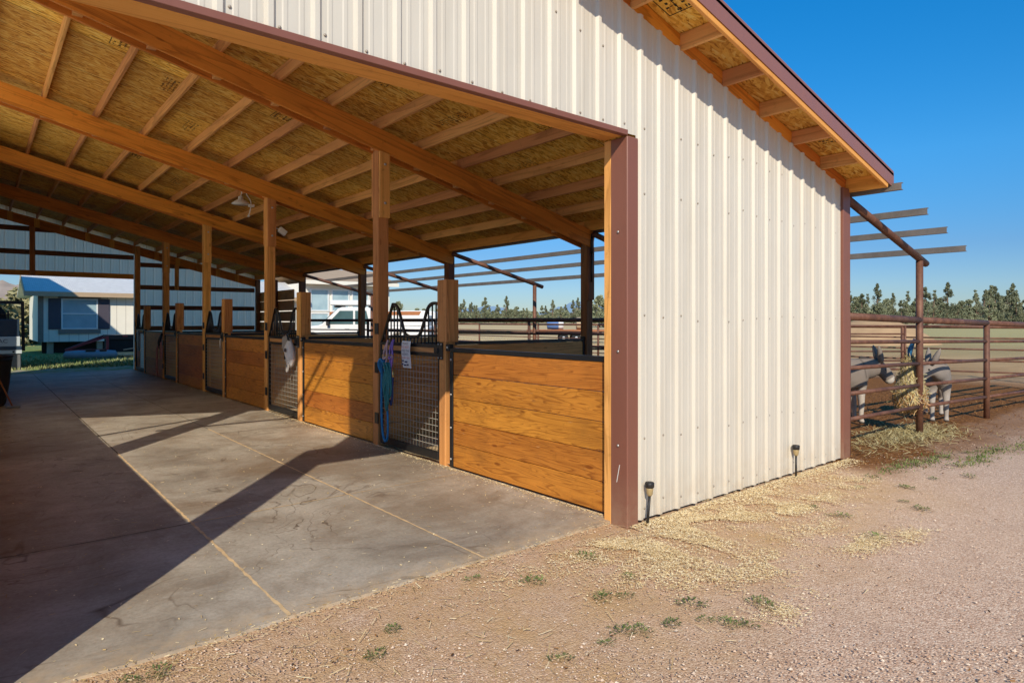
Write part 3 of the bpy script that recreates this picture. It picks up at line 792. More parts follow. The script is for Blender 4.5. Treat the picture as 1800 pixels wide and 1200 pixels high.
# partitions between stalls, running out to the low side
for k in range(4):
    p = PK[k]; b = MB()
    for i in range(5): b.box((S + .16, p - .095, .02 + .248 * i + .003), (7.80, p - .055, .02 + .248 * (i + 1) - .002), 0)
    pn = P('stall_partition', b, 'partition', .003)
    b = MB(); b.box((S + .155, p - .102, 1.262), (7.81, p - .048, 1.307)); P('top_rail', b, 'black', .003, pn)
    b = MB(); b.box((7.80, p - .11, .02), (7.842, p - .04, 1.34)); P('end_channel', b, 'black', .003, pn)
# the open high side opposite: half-height stall fronts, unseen braces and raked screen added to shape the light
prev = G + .20
for k, p in enumerate(PK):
    b = MB()
    for i in range(5): b.box((-.09, prev - .03, .02 + .248 * i + .0), (-.05, p - .20, .02 + .248 * (i + 1) - .002), 1)
    pn = P('stall_panel', b, 'board', .003)
    b = MB(); b.box((-.10, prev - .03, 1.255), (-.04, p - .20, 1.325)); P('top_rail', b, 'black', .003, pn)
    prev = p + .005
for ya_, yb_, mt_ in ((5.0, 14.6, 'panel'), (14.52, FAR + .1, 'siding_opaque')):
    b = MB(); pr = profile(ya_, yb_, 0, .02, 5.0); vs = []
    for y_, o in pr:
        zb = max(1.32, 1.39 + (11.04 - y_) * .637) if y_ < 11.04 else 1.32
        vs += [(-.10 - o, y_, min(zb, 5.18)), (-.10 - o, y_, 5.19)]
    b._add(vs, [(2 * i, 2 * i + 2, 2 * i + 3, 2 * i + 1) for i in range(len(pr) - 1)], None, .5, 0)
    P('raked_light_screen', b, mt_)
b = MB(); b.bar((-.10, 4.4, 5.12), (-.10, 7.9, 2.2), .08, .24, (1, 0, 0)); P('shadow_brace', b, 'beam', .003)  # unseen bars added to cast the crossing lines of floor shadow
b = MB(); b.bar((-.10, 8.95, 1.33), (-.10, 7.62, 3.4), .05, .10, (1, 0, 0)); P('shadow_brace', b, 'beam', .003)
b = MB(); b.bar((-.10, 4.05, 5.14), (-.10, 5.5, 3.95), .04, .09, (1, 0, 0)); P('shadow_brace', b, 'beam', .003)
# conduit on the low side post of the first bay
b = MB(); b.tube([(7.90, PK[0] - .21, 2.72), (7.90, PK[0] - .21, 2.95), (7.92, PK[0] - .20, 3.05)], .022, 8); b.tube([(7.90, PK[0] - .21, 2.25), (7.90, PK[0] - .21, 2.72)], .012, 8); P('conduit', b, 'conduit')

# ------------------------------------------------------------------ loose things in the barn
def curve_tube(mb, pts, r, n=6, k=5, mi=0, tint=.5): mb.tube(smooth_path(pts, k), r, n, mi, tint)
# clamp lamp hung from a purlin in the second bay
lx, ly, lz = 3.66, 12.05, 3.70
t = thing('work_lamp', 'white clamp work lamp dangling its cord below the roof boards', 'lamp', (lx, ly, lz))
b = MB(); b.lathe([(.155, 0), (.15, .012), (.10, .055), (.045, .085), (.04, .14), (.02, .15)], (0, 0, 0), 20); b.build('lamp_shade', 'plastic_white', t)
b = MB(); curve_tube(b, [(0, 0, .15), (.02, .01, .22), (-.02, 0, .28), (.0, 0, .31)], .010); curve_tube(b, [(.08, .0, .30), (.10, -.02, .18), (.16, -.03, .08), (.17, -.02, -.02), (.15, -.02, -.14), (.12, -.01, -.21)], .010); b.tube([(.12, -.02, -.21), (.155, -.02, -.19)], .016, 6); b.build('cord', 'plastic_white', t)
b = MB(); b.box((.13, -.07, -.035), (.22, .01, .01)); b.build('clamp', 'plastic_white', t, .004)
t = thing('security_camera', 'small white camera on the side of a tall aisle post', 'camera', (S + .16, PK[1] - .16, 3.23))
b = MB(); b.obox((.10, -.03, -.02), (.060, 0, -.040), (0, .04, 0), (.026, 0, .040)); b.build('camera_body', 'plastic_white', t, .008)
b = MB(); b.tube([(-.01, 0, .03), (.05, -.02, .02)], .010, 6); b.build('mount', 'plastic_white', t)
# gate one: halters, lead ropes, sign
hx = S - .03
def halter(name, label, y, z0, mat, dz, wob):
    t = thing(name, label, 'halter', (hx, y, z0)); b = MB()
    b2 = MB()
    r_ = random.Random(wob)
    a = [(0, .0, .0), (-.02, .035, -.10), (-.03, .05, -.20), (-.02, .03, -dz)]; c = [(0, .0, .0), (-.035, -.03, -.09), (-.04, -.045, -.2), (-.02, .03, -dz)]
    a = [(x_, y_ + r_.uniform(-.01, .01), z) for x_, y_, z in a]
    curve_tube(b, a, .0125, 6); curve_tube(b, c, .0125, 6)
    curve_tube(b, [(-.03, .05, -.2), (-.06, .0, -.23), (-.04, -.045, -.2)], .0125, 6)
    curve_tube(b, [(-.02, .03, -dz), (-.03, .01, -dz - .10), (-.02, .03, -dz - .17)], .012, 6)
    o = b.build('webbing', mat, t)
    for q in ((-.03, .05, -.2), (-.04, -.045, -.2), (-.02, .03, -dz)):
        ring = [(q[0] - .012, q[1] + .022 * math.cos(i * math.pi / 4), q[2] + .022 * math.sin(i * math.pi / 4)) for i in range(8)]
        b2.tube(ring, .005, 5, closed=True)
    b2.tube([(-.03, .03, -dz - .16), (-.03, .03, -dz - .24)], .011, 6)
    b2.build('buckles', 'brass', t)
    return t
halter('halter', 'pink webbing halter hanging at the left of the nearest stall gate', 7.17, 1.36, 'pink', .33, 1)
halter('halter', 'purple webbing halter hanging nearest the sign on the first stall gate', 7.03, 1.37, 'purple', .36, 2)
t = thing('lead_rope', 'bright blue flat lead line looped almost to the floor on nearest gate', 'lead rope', (hx, 7.20, 1.1)); b = MB()
for o_ in (0., .022, .044):
    curve_tube(b, [(-.02, .09 + o_ * .3, -.16), (-.02 - o_, .10, -.05), (-.02 - o_, .06, .02), (-.02 - o_, .0, .0), (-.02, -.02, -.15), (-.02, .02, -.3)], .014, 6)
curve_tube(b, [(-.01, .105, -.05), (-.02, .10, -.4), (-.02, .095, -.72), (-.02, .06, -.93), (-.02, .0, -1.0), (-.02, -.055, -.93), (-.02, -.06, -.7), (-.02, -.02, -.35), (-.02, .02, -.05)], .016, 6)
b.build('webbing', 'blue', t)
t = thing('lead_rope', 'teal striped lead rope coiled beside the blue line on nearest gate', 'lead rope', (hx, 7.09, 1.06)); b = MB(); b2 = MB()
for i, (dy, zz) in enumerate(((-.05, -.40), (.0, -.50), (.045, -.45), (.02, -.56), (-.02, -.48), (.065, -.38))):
    curve_tube(b if i % 2 else b2, [(-.03 - .012 * i, dy * .4, .03), (-.05, dy - .03, -.15), (-.05 - .006 * i, dy - .035, zz + .08), (-.05, dy, zz), (-.05, dy + .035, zz + .08), (-.05, dy + .03, -.15), (-.03, dy * .4, .02)], .013, 6)
b.build('rope_strand', 'teal', t); b2.build('rope_strand', M['teal'], t)
t = thing('lead_rope', 'navy and teal rope end with snap under the purple halter', 'lead rope', (hx, 6.99, .93)); b = MB()
curve_tube(b, [(-.03, 0, -.02), (-.035, .01, -.15), (-.03, .02, -.28), (-.03, .05, -.36), (-.03, .07, -.30)], .014, 6); b.build('rope_strand', 'navyrope', t)
b = MB(); b.tube([(-.03, 0, .06), (-.03, 0, -.03)], .012, 6); b.build('snap', 'brass', t)
sg = thing('paper_sign', 'white paper notice with navy and red lettering tied to gate yoke', 'sign', (S - .022, 6.725, 1.20))
b = MB(); vs = []
for j in range(9):
    z = .160 - .04 * j; xo = -.012 * math.sin(j * .5) - .004
    vs += [(xo, .106 - .004 * j * .3, z), (xo - .003, -.106 + .005 * math.sin(j), z)]
b._add(vs, [(2 * j, 2 * j + 2, 2 * j + 3, 2 * j + 1) for j in range(8)], None, .5, 0, True); b.build('sheet', 'paper', sg)
mt = lambda z: Matrix.Translation((-.024, 0, z)) @ Matrix.Rotation(R(-90), 4, 'Z') @ Matrix.Rotation(R(90), 4, 'X')
for txt, z, sz, mt_ in (('PLEASE', .130, .040, 'inkblue'), ('DO NOT', .086, .043, 'inkred'), ('FEED THE', .044, .040, 'inkblue'), ('HORSES', .002, .042, 'inkblue'), ('THANK YOU', -.040, .034, 'inkred')):
    text_part(txt, sz, mt_, sg, mt(z), 'lettering')
b = MB()
for (y_, z_, w_) in ((.05, -.075, .02), (-.02, -.085, .03), (.06, -.115, .02), (.0, -.125, .03), (-.06, -.12, .02)): b.box((-.025, y_ - w_, z_ - .010), (-.0235, y_ + w_, z_ + .008))
b.build('printed_marks', ['navyrope'], sg)
# gate two: fly masks
t = thing('fly_mask', 'flat grey padded fly mask hanging at upper gate of second stall', 'fly mask', (S - .03, 10.62, 1.21))
b = MB(); b.prism([(-.02, y_, z_) for y_, z_ in ((.12, .12), (.13, -.04), (.07, -.13), (-.08, -.14), (-.14, -.05), (-.13, .12), (0, .15))], (.03, 0, 0)); b.build('padded_panel', 'greyfab', t, .01)
t = thing('fly_mask', 'pale rounded mesh fly mask with ears bulging from second gate', 'fly mask', (S - .06, 10.36, 1.08))
b = MB(); b.lathe([(.02, -.24), (.085, -.20), (.13, -.10), (.145, .0), (.12, .10), (.075, .17), (.03, .24)], (0, 0, 0), 14); o = b.build('mesh_hood', 'meshfab', t)
for v in o.data.vertices: v.co.x *= .55; v.co.y += .03 * math.sin(v.co.z * 14); v.co.x += .02 * noise.noise(v.co * 14)
b = MB(); curve_tube(b, [(-.03, -.05, .2), (-.06, -.02, .3), (-.02, .05, .28), (.0, .1, .16), (-.05, .08, .0), (-.07, .04, -.1)], .014); b.build('dark_strap', 'blackpaint', t)
b = MB(); b.lathe([(.0, 0), (.035, .005), (.03, .012)], (-.082, -.02, .05), 10, M_=Matrix.Rotation(R(-90), 3, 'Y')); b.build('eye_patch', 'shutter', t)
b = MB(); curve_tube(b, [(-.03, .07, -.2), (-.05, .0, -.3), (-.05, -.05, -.26), (-.04, -.06, -.15)], .016); b.build('nose_band', 'greyfab', t)
# gate three: small snap
t = thing('snap_hook', 'small pale snap hook hanging on the third stall gate latch', 'hook', (S - .03, 14.33, 1.17))
b = MB(); curve_tube(b, [(0, 0, .06), (-.01, .01, 0), (-.01, 0, -.09)], .012); b.build('snap_body', 'plastic_white', t)
b = MB(); b.tube([(-.01, .03 * math.cos(i * .785), -.11 + .03 * math.sin(i * .785)) for i in range(8)], .006, 5, closed=True); b.build('ring', 'bolt', t)
# gate four: halter with red and white ropes
t = thing('rope_halter', 'black halter with two red and white ropes on fourth stall gate', 'halter', (S - .04, PK[3] - .2, 1.12))
b = MB()
for dy in (-.06, 0, .06): curve_tube(b, [(0, .05, .12), (-.05, dy, .0), (-.07, dy * 1.5, -.12), (-.06, .0, -.27)], .03)
b.build('halter_straps', 'blackpaint', t)
b = MB(); curve_tube(b, [(-.05, .05, -.1), (-.06, .35, -.30), (-.05, .42, -.6), (-.05, .40, -1.05)], .028); curve_tube(b, [(-.05, -.06, -.05), (-.06, -.20, -.3), (-.06, -.2, -.55), (-.06, -.12, -.48), (-.06, -.09, -.2)], .028); b.build('ropes', 'redrope', t)
# gate five: grey cloth
t = thing('fly_mask', 'grey blue fly mask hanging on the farthest stall gate', 'fly mask', (S - .04, PK[4] - .9, 1.1))
b = MB(); b.prism([(-.02, y_, z_) for y_, z_ in ((.10, .18), (.18, -.1), (.10, -.30), (-.02, -.45), (-.14, -.42), (-.13, .0), (-.12, .2))], (.035, 0, 0)); b.build('cloth', 'bluegrey', t, .01)
b = MB(); b.box((-.03, -.1, -.66), (.0, -.02, -.44)); b.build('strap_end', 'pink', t, .006)
# dark barrel at the left of the aisle
t = thing('trash_barrel', 'tall dark plastic barrel standing in the shaded aisle at left', 'barrel', (.10, 15.55, .0))
b = MB(); b.lathe([(.30, .005), (.33, .05), (.39, .45), (.42, .84), (.435, .86), (.435, .91), (.41, .92)], (0, 0, 0), 24); b.build('barrel_body', 'bin', t)
b = MB(); b.lathe([(.44, .915), (.45, .93), (.445, .95), (.2, .985), (.02, .99)], (0, 0, 0), 24); b.build('lid', 'bin', t)
t = thing('rake_handle', 'short orange tool handle leaning against the dark barrel', 'tool', (.38, 15.05, .0))
b = MB(); b.tube([(.13, -.12, .03), (-.10, .13, .62)], .014, 6); b.build('handle', 'orange', t)
b = MB(); b.box((.04, -.18, .008), (.24, -.08, .05)); b.build('tool_head', 'greysteel', t, .004)

# solar stake lights
def stake(x_, y_, z, lean, label):
    t = thing('solar_stake_light', label, 'garden light', (x_, y_, z - .0), 0., 'solar stake lights along the wall')
    L = .27
    b = MB(); b.tube([(0, 0, -.02), (lean * .8, 0, L * .8)], .0105, 8); b.build('stake', 'conduit', t)
    tp = Vector((lean * .8, 0, L * .8))
    b = MB(); b.lathe([(.014, -.005), (.024, .01), (.030, .055), (.030, .06)], tp, 12); b.build('amber_lens', 'lamp_amber', t)
    b = MB(); b.lathe([(.031, .06), (.036, .066), (.037, .098), (.033, .105), (.01, .108)], tp, 14); b.build('solar_cap', 'conduit', t)
stake(4.085, G - .07, 0, .035, 'black solar stake light leaning beside the brown corner post')
stake(6.50, G - .07, 0, .0, 'black solar stake light standing by far end of cream wall')

# ------------------------------------------------------------------ pipe pens
def pipe(mb, p0, p1, r, n=10): mb.tube([p0, p1], r, n, tint=.5)
pg = thing('pipe_shelter_frame', 'rusty pipe lean-to frame with bare steel purlins beside the barn', 'pipe frame', (0, 0, 0))
PP = [G + .02] + [p - .25 for p in PK[:4]]
prx = lambda x_: 3.03 - .238 * (x_ - 7.966)
for i, y_ in enumerate(PP):
    b = MB(); pipe(b, (7.90, y_, prx(7.90)), (10.52, y_, prx(10.52)), .048); b.build('pipe_rafter', 'rust', pg)
    b = MB(); pipe(b, (10.27, y_, -.1), (10.27, y_, prx(10.27) - .03), .046); b.build('pipe_post', 'rust', pg)
for x_ in (7.99, 8.80, 9.49, 10.245):
    z = prx(x_) + .088; b = MB()
    y0, y1 = 2.76, PK[3] + .3
    b.prism([(x_ - .028, y0, z - .04), (x_ + .028, y0, z - .04), (x_ + .028, y0, z - .034), (x_ - .022, y0, z - .034), (x_ - .022, y0, z + .034), (x_ + .028, y0, z + .034), (x_ + .028, y0, z + .04), (x_ - .028, y0, z + .04)], (0, y1 - y0, 0))
    b.build('steel_purlin', 'galv', pg)
def fence(label, pts, rails, post_r, rail_rs, top_r, mat='rust', skip=(), drop=0.):
    t = thing('pipe_fence', label, 'fence', (0, 0, 0))
    for i, q in enumerate(pts):
        if i in skip: continue
        b = MB(); pipe(b, (q[0], q[1], -.1), (q[0], q[1], rails[0] - drop * math.hypot(q[0] - pts[0][0], q[1] - pts[0][1])), post_r); b.build('fence_post', mat, t)
    for i, z in enumerate(rails):
        for a, c in zip(pts[:-1], pts[1:]):
            da = drop * math.hypot(a[0] - pts[0][0], a[1] - pts[0][1]); dc = drop * math.hypot(c[0] - pts[0][0], c[1] - pts[0][1])
            b = MB(); pipe(b, (a[0], a[1], z - da), (c[0], c[1], z - dc), top_r if i == 0 else rail_rs); b.build('fence_rail', mat, t)
    return t
fence('rusty pipe fence running from the barn corner past the donkeys', [(7.93, G + .03), (10.27, G + .02), (12.90, 3.19), (15.6, 3.05), (18.2, 2.9)], [1.655, 1.35, 1.04, .735, .43], .045, .026, .046, 'rust', (1,), .018)
fence('dark pipe rail joining the shelter posts along the stall runs', [(10.27, y_) for y_ in PP[1:]] , [1.62, 1.33, 1.04, .735, .43], .038, .020, .046, 'rustdark', tuple(range(9)))
for k in (1, 2, 3):
    y_ = PP[k]
    fence('pipe rail dividing the stall runs behind the %s stall partition' % ('second', 'third', 'fourth')[k - 1] if k > 0 else '', [(8.1, PK[k] - .08), (10.2, y_ + .12)], [1.62, 1.33, 1.04, .735, .43], .036, .018, .042, 'rustdark')
fence('distant rusty pipe fence with short posts across the dry field', [(22.2, -2.0), (21.6, 1.0), (20.9, 4.3), (20.1, 6.94), (20.25, 10.9), (20.3, 14.8), (20.3, 18.7), (20.3, 22.5), (20.3, 27.1), (20.3, 31.0), (20.3, 35.)], [1.44, 1.14, .84, .54, .24], .046, .022, .044, 'rust')
# gate panel hanging at the end of the pen behind the donkeys
t = thing('pipe_gate', 'rusty tube gate standing behind the left donkey', 'gate', (0, 0, 0))
ga, gb = Vector((18.3, 8.05, 0)), Vector((19.75, 6.75, 0))
for z in (1.46, 1.24, 1.0, .76, .5, .26):
    b = MB(); pipe(b, (*ga.xy, z), (*gb.xy, z), .022, 8); b.build('gate_rail', 'rust', t)
for q in (ga, ga.lerp(gb, .12), gb):
    b = MB(); pipe(b, (*q.xy, .2), (*q.xy, 1.47), .028, 8); b.build('gate_upright', 'rust', t)

# ------------------------------------------------------------------ donkeys
def skin_body(name, joints, edges, mat, parent, tints=None, sub=2):
    me = bpy.data.meshes.new(name); names = list(joints)
    me.from_pydata([joints[n][:3] for n in names], [(names.index(a), names.index(c)) for a, c in edges], [])
    o = bpy.data.objects.new(name, me); COL.objects.link(o)
    sk = o.modifiers.new('skin', 'SKIN'); sk.use_smooth_shade = True
    for i, n in enumerate(names):
        r = joints[n][3]; r = r if isinstance(r, tuple) else (r, r)
        me.skin_vertices[0].data[i].radius = r
    me.skin_vertices[0].data[0].use_root = True
    s_ = o.modifiers.new('sub', 'SUBSURF'); s_.levels = sub; s_.render_levels = sub
    dg = bpy.context.evaluated_depsgraph_get(); m2 = bpy.data.meshes.new_from_object(o.evaluated_get(dg))
    bpy.data.objects.remove(o)
    m2.materials.clear(); m2.materials.append(M[mat])
    a = m2.attributes.new('tint', 'FLOAT', 'POINT')
    if tints:
        for v in m2.vertices: a.data[v.index].value = tints(v.co)
    for p in m2.polygons: p.use_smooth = True
    q = bpy.data.objects.new(name, m2); COL.objects.link(q); q.parent = parent; return q
def donkey(label, loc, rz, mat, neck, head_end, legs, shoulder_stripe=True):
    """faces local +x; withers about 0.86 m"""
    t = thing('donkey', label, 'donkey', loc, rz)
    nb, hp, hm, mz = neck   # neck mid, poll, mid face, muzzle
    J = {'pelvis': (-.42, 0, .70, (.150, .165)), 'loin': (-.18, 0, .665, (.175, .205)), 'rib': (.05, 0, .640, (.180, .230)), 'chest': (.27, 0, .645, (.145, .205)), 'withers': (.33, 0, .72, (.105, .155)),
         'nm': (*nb, (.092, .150)), 'poll': (*hp, (.082, .105)), 'face': (*hm, (.070, .088)), 'muz': (*mz, (.056, .064)), 'rump': (-.56, 0, .66, (.105, .125)),
         'tail0': (-.66, 0, .66, .028), 'tail1': (-.71, 0, .45, .020), 'tail2': (-.70, 0, .28, .030)}
    E = [('pelvis', 'loin'), ('loin', 'rib'), ('rib', 'chest'), ('chest', 'withers'), ('withers', 'nm'), ('nm', 'poll'), ('poll', 'face'), ('face', 'muz'), ('pelvis', 'rump'), ('rump', 'tail0'), ('tail0', 'tail1'), ('tail1', 'tail2')]
    for s_, nm in ((1, 'L'), (-1, 'R')):
        f, hnd = legs[nm]
        J['sh' + nm] = (.27, s_ * .085, .52, (.065, .075)); J['el' + nm] = (.25 + f * .3, s_ * .085, .42, (.050, .055)); J['kn' + nm] = (.27 + f * .7, s_ * .085, .25, .036); J['fe' + nm] = (.265 + f, s_ * .085, .09, .027); J['ho' + nm] = (.285 + f, s_ * .085, .015, .038)
        E += [('chest', 'sh' + nm), ('sh' + nm, 'el' + nm), ('el' + nm, 'kn' + nm), ('kn' + nm, 'fe' + nm), ('fe' + nm, 'ho' + nm)]
        J['hi' + nm] = (-.47, s_ * .095, .55, (.085, .10)); J['st' + nm] = (-.43 + hnd * .4, s_ * .10, .42, (.058, .065)); J['hk' + nm] = (-.56 + hnd * .8, s_ * .095, .28, .037); J['hf' + nm] = (-.53 + hnd, s_ * .095, .09, .027); J['hh' + nm] = (-.505 + hnd, s_ * .095, .015, .038)
        E += [('pelvis', 'hi' + nm), ('hi' + nm, 'st' + nm), ('st' + nm, 'hk' + nm), ('hk' + nm, 'hf' + nm), ('hf' + nm, 'hh' + nm)]
    mzv, hpv = Vector(mz), Vector(hp)
    def tint(co):
        if (co - mzv).length < .115: return 1.
        if co.z < .045: return .05
        if abs(co.y) < .022 and co.z > .80 and co.x < .3: return .12
        if shoulder_stripe and abs(co.x - .27) < .018 and co.z > .58: return .12
        return .45
    body = skin_body('body', J, E, mat, t, tint)
    # ears: long, leaf shaped
    fw = (Vector(hm) - hpv).normalized(); side = Vector((-fw.y, fw.x, 0)).normalized()
    for s_ in (1, -1):
        b = MB(); base = hpv + side * s_ * .05 + Vector((0, 0, .05)); tip = base + Vector((0, 0, .17)) + side * s_ * .08 - fw * .08; mid = base.lerp(tip, .45)
        b.tube([base, base.lerp(tip, .2), mid, base.lerp(tip, .8), tip], [.022, .036, .040, .026, .006], 8, tint=.3); b.build('ear', mat, t)
        b = MB(); e = hpv.lerp(Vector(hm), .55) + side * s_ * .058 + Vector((0, 0, .025)); b.lathe([(.003, -.014), (.012, -.009), (.016, 0), (.012, .009), (.003, .014)], e, 8); b.build('eye', 'blackpaint', t)
    b = MB(); w = Vector((.30, 0, .86)); n_ = Vector(nb) + Vector((0, 0, .11)); h_ = hpv + Vector((0, 0, .085))
    b.tube(smooth_path([w, n_, h_], 5), [.015] + [.026] * 9 + [.012], 6); b.build('mane', 'mane', t)
    return t
donkey('grey donkey facing right behind the fence, eating at hay net', (10.27, 4.42, 0), R(-25), 'fur', ((.48, .0, .71), (.60, -.03, .73), (.67, -.07, .63), (.72, -.10, .51)), None, {'L': (.03, .05), 'R': (-.02, -.05)}).scale = (1.2,) * 3
donkey('paler grey donkey half hidden behind the pipe post and hay net', (11.95, 3.62, 0), R(202), 'fur2', ((.46, -.05, .74), (.55, -.13, .78), (.59, -.21, .70), (.62, -.30, .60)), None, {'L': (.0, .04), 'R': (.05, -.04)}).scale = (1.12,) * 3
# hay net hung on the fence post
t = thing('hay_net', 'stuffed hay net with blue top hanging on the pipe post', 'hay net', (10.36, G + .17, .0))
hn = MB()
def netr(z):
    u = (z - .30) / .80; return .30 * math.sin(math.pi * min(1, max(0, (u + .04) / 1.04)) ** .62) ** .75 * .74 * (1 - .45 * u) + .015
prof = [(netr(.30 + .8 * i / 14), .30 + .8 * i / 14) for i in range(15)]
hn.lathe(prof, (0, 0, 0), 18, tint=.5); o = hn.build('hay', 'hay', t)
for v in o.data.vertices:
    d = noise.noise(v.co * 9) * .03; v.co.x *= 1 + d * 3; v.co.y *= 1 + d * 3
hb = MB(); rr = random.Random(5)
for i in range(1500):
    z = rr.uniform(.28, 1.08); a = rr.uniform(0, 6.283); r_ = netr(z) * rr.uniform(.92, 1.06); c = Vector((r_ * math.cos(a), r_ * math.sin(a), z))
    d = Vector((rr.uniform(-.6, .6), rr.uniform(-.6, .6), rr.uniform(-1, 1))).normalized() * rr.uniform(.03, .09); w_ = d.cross(Vector((math.cos(a), math.sin(a), 0))).normalized() * .004
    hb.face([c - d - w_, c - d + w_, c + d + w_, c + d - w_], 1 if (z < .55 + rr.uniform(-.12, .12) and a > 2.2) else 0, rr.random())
hb.build('hay_stalks', ['hay', 'haybrown'], t)
nb = MB()
for i in range(14):
    for s_ in (1, -1):
        pts = []
        for j in range(13):
            z = .30 + .8 * j / 12; a = 2 * math.pi * i / 14 + s_ * j * .16; r_ = netr(z) + .012; pts.append((r_ * math.cos(a), r_ * math.sin(a), z))
        nb.tube(pts, .0035, 4, caps=False)
nb.build('netting', 'lumber', t)
b = MB(); curve_tube(b, [(0, 0, 1.05), (-.04, -.02, 1.15), (-.05, -.05, 1.26), (-.06, -.08, 1.34)], .022); curve_tube(b, [(.02, 0, 1.05), (-.02, .01, 1.18), (-.06, -.07, 1.33)], .018); b.build('draw_cord', 'netting', t)

# ------------------------------------------------------------------ litter (stuff)
def strands(name, mat, n, place, ln, wd, seed, flat=.25, kind='stuff', label=None):
    rr = random.Random(seed); b = MB()
    for i in range(n):
        q = place(rr)
        if q is None: continue
        a = rr.uniform(0, math.pi); L = rr.uniform(*ln) / 2; w = rr.uniform(*wd) / 2; tl = rr.uniform(-flat, flat)
        d = Vector((math.cos(a), math.sin(a), tl)); s_ = Vector((-math.sin(a), math.cos(a), rr.uniform(-.5, .5)))
        c = Vector((q[0], q[1], q[2] + abs(tl) * L + .003))
        b.face([c - d * L - s_ * w, c + d * L - s_ * w, c + d * L + s_ * w, c - d * L + s_ * w], 0, rr.random())
    return b.build(name, mat, kind=kind)
patches = [(3.42, 3.10, .22, 1.3), (3.62, 2.88, .32, 1.5), (3.92, 2.66, .30, 1.3), (5.10, 2.88, .34, 1.2), (5.32, 2.70, .26, 1.), (5.77, 2.68, .30, 1.), (4.63, 2.90, .28, 1.), (4.15, 2.95, .30, 1.1), (6.63, 2.75, .3, .7), (4.91, 1.94, .24, .8), (5.37, 1.80, .18, .3), (3.46, 1.78, .22, .35), (3.90, 2.16, .30, .5), (3.39, 2.56, .36, .8), (3.56, 2.32, .32, .6), (6.63, 3.10, .3, .6), (4.5, 3.1, .3, .9), (5.6, 3.12, .35, .8), (5.0, 2.35, .3, .4), (2.8, 3.05, .4, .35), (4.2, 2.3, .4, .35)]
tw = sum(p[3] for p in patches)
def in_patch(rr):
    u = rr.uniform(0, tw)
    for x_, y_, r_, w_ in patches:
        u -= w_
        if u <= 0: break
    x2, y2 = x_ + rr.gauss(0, r_ * .60) * 1.25, y_ + rr.gauss(0, r_ * .32)
    if y2 > G - .035 and x2 > 3.86: return None
    if noise.noise(Vector((x2 * 4, y2 * 4, 1))) < -.12 and rr.random() < .85: return None
    return x2, y2, 0.
strands('wood_shavings', 'chips', 52000, in_patch, (.004, .015), (.002, .006), 11, .12)
strands('straw_litter', 'straw', 7000, in_patch, (.018, .075), (.0015, .0032), 12, .12)
def near_wall(rr):
    x_ = rr.uniform(3.9, 7.8); return x_, G - .035 - abs(rr.gauss(0, .10)), 0.
strands('wall_foot_shavings', 'chips', 9000, near_wall, (.005, .018), (.002, .007), 13, .15)
def stall_foot(rr):
    y_ = rr.uniform(3.55, 24.) if rr.random() < .45 else rr.uniform(3.5, 11)
    return S - .01 - abs(rr.gauss(0, .035 if rr.random() < .8 else .2)), y_, .006
strands('stall_foot_shavings', 'chips', 6500, stall_foot, (.005, .017), (.003, .007), 14, .15)
def slab_sc(rr): return rr.uniform(.05, 3.9), 3.5 + abs(rr.gauss(0, 4.5)), .006
strands('aisle_litter', 'straw', 700, slab_sc, (.010, .045), (.0015, .004), 15)
strands('aisle_chips', 'chips', 420, slab_sc, (.005, .018), (.004, .010), 25)
def slab_edge(rr):
    x_ = rr.uniform(-.6, 3.85); return x_, 3.44 + rr.gauss(-.03, .05), .002
strands('slab_edge_chips', 'straw', 1300, slab_edge, (.006, .026), (.002, .006), 26, .1)
def field_straw(rr):
    x_ = rr.uniform(.2, 6.2); return x_, 3.35 - abs(rr.gauss(0, .75)), 0.
strands('scattered_straw', 'straw', 800, field_straw, (.02, .10), (.002, .004), 16)
def pen_hay(rr):
    x_, y_ = 10.3 + rr.gauss(0, .55), 3.42 + rr.gauss(0, .24)
    if rr.random() < .3: x_ -= rr.uniform(0, 1.6)
    return (x_, y_, 0.) if x_ > 8.0 else None
strands('fallen_hay', 'hay', 4200, pen_hay, (.04, .14), (.003, .007), 17, .5)
def pen_mulch(rr):
    x_, y_ = rr.uniform(7.6, 16.), rr.uniform(2.3, 12.)
    return (x_, y_, 0.) if (y_ > 3.25 or rr.random() < .35) else None
strands('pen_mulch', 'mulch', 20000, pen_mulch, (.012, .04), (.005, .014), 18, .6)
def stones(name, n, place, sz, seed, mat='stones'):
    rr = random.Random(seed); b = MB()
    for i in range(n):
        x_, y_ = place(rr); s_ = rr.uniform(*sz) * (1 if rr.random() < .93 else 1.9); a = rr.uniform(0, 6.28); k = rr.uniform(.55, 1.)
        ca, sa = math.cos(a) * s_, math.sin(a) * s_; z = -.006
        vs = [(x_ + ca, y_ + sa, z), (x_ - sa * k, y_ + ca * k, z), (x_ - ca, y_ - sa, z), (x_ + sa * k, y_ - ca * k, z), (x_ + rr.uniform(-.3, .3) * s_, y_ + rr.uniform(-.3, .3) * s_, z + s_ * rr.uniform(.5, .9))]
        b._add(vs, [(0, 1, 4), (1, 2, 4), (2, 3, 4), (3, 0, 4)], None, rr.random() ** 1.3, 0)
    return b.build(name, mat, kind='stuff')
def st_place(rr):
    while True:
        d = rr.uniform(2.0, 3.2) if rr.random() < .35 else rr.uniform(2.0, 8.5); l = rr.uniform(-.85, .85) * d
        x_, y_ = d * .639 + l * .769, d * .769 - l * .639
        if y_ < 3.40 and not (x_ > 3.85 and y_ > G - .05): return x_, y_
stones('gravel_stones', 15000, st_place, (.0028, .0065), 31)
stones('larger_stones', 150, st_place, (.006, .0105), 33)
strands('dark_twigs', 'mulch', 420, st_place2 if False else (lambda rr: (*st_place(rr), 0.)), (.008, .030), (.003, .009), 34, .2)
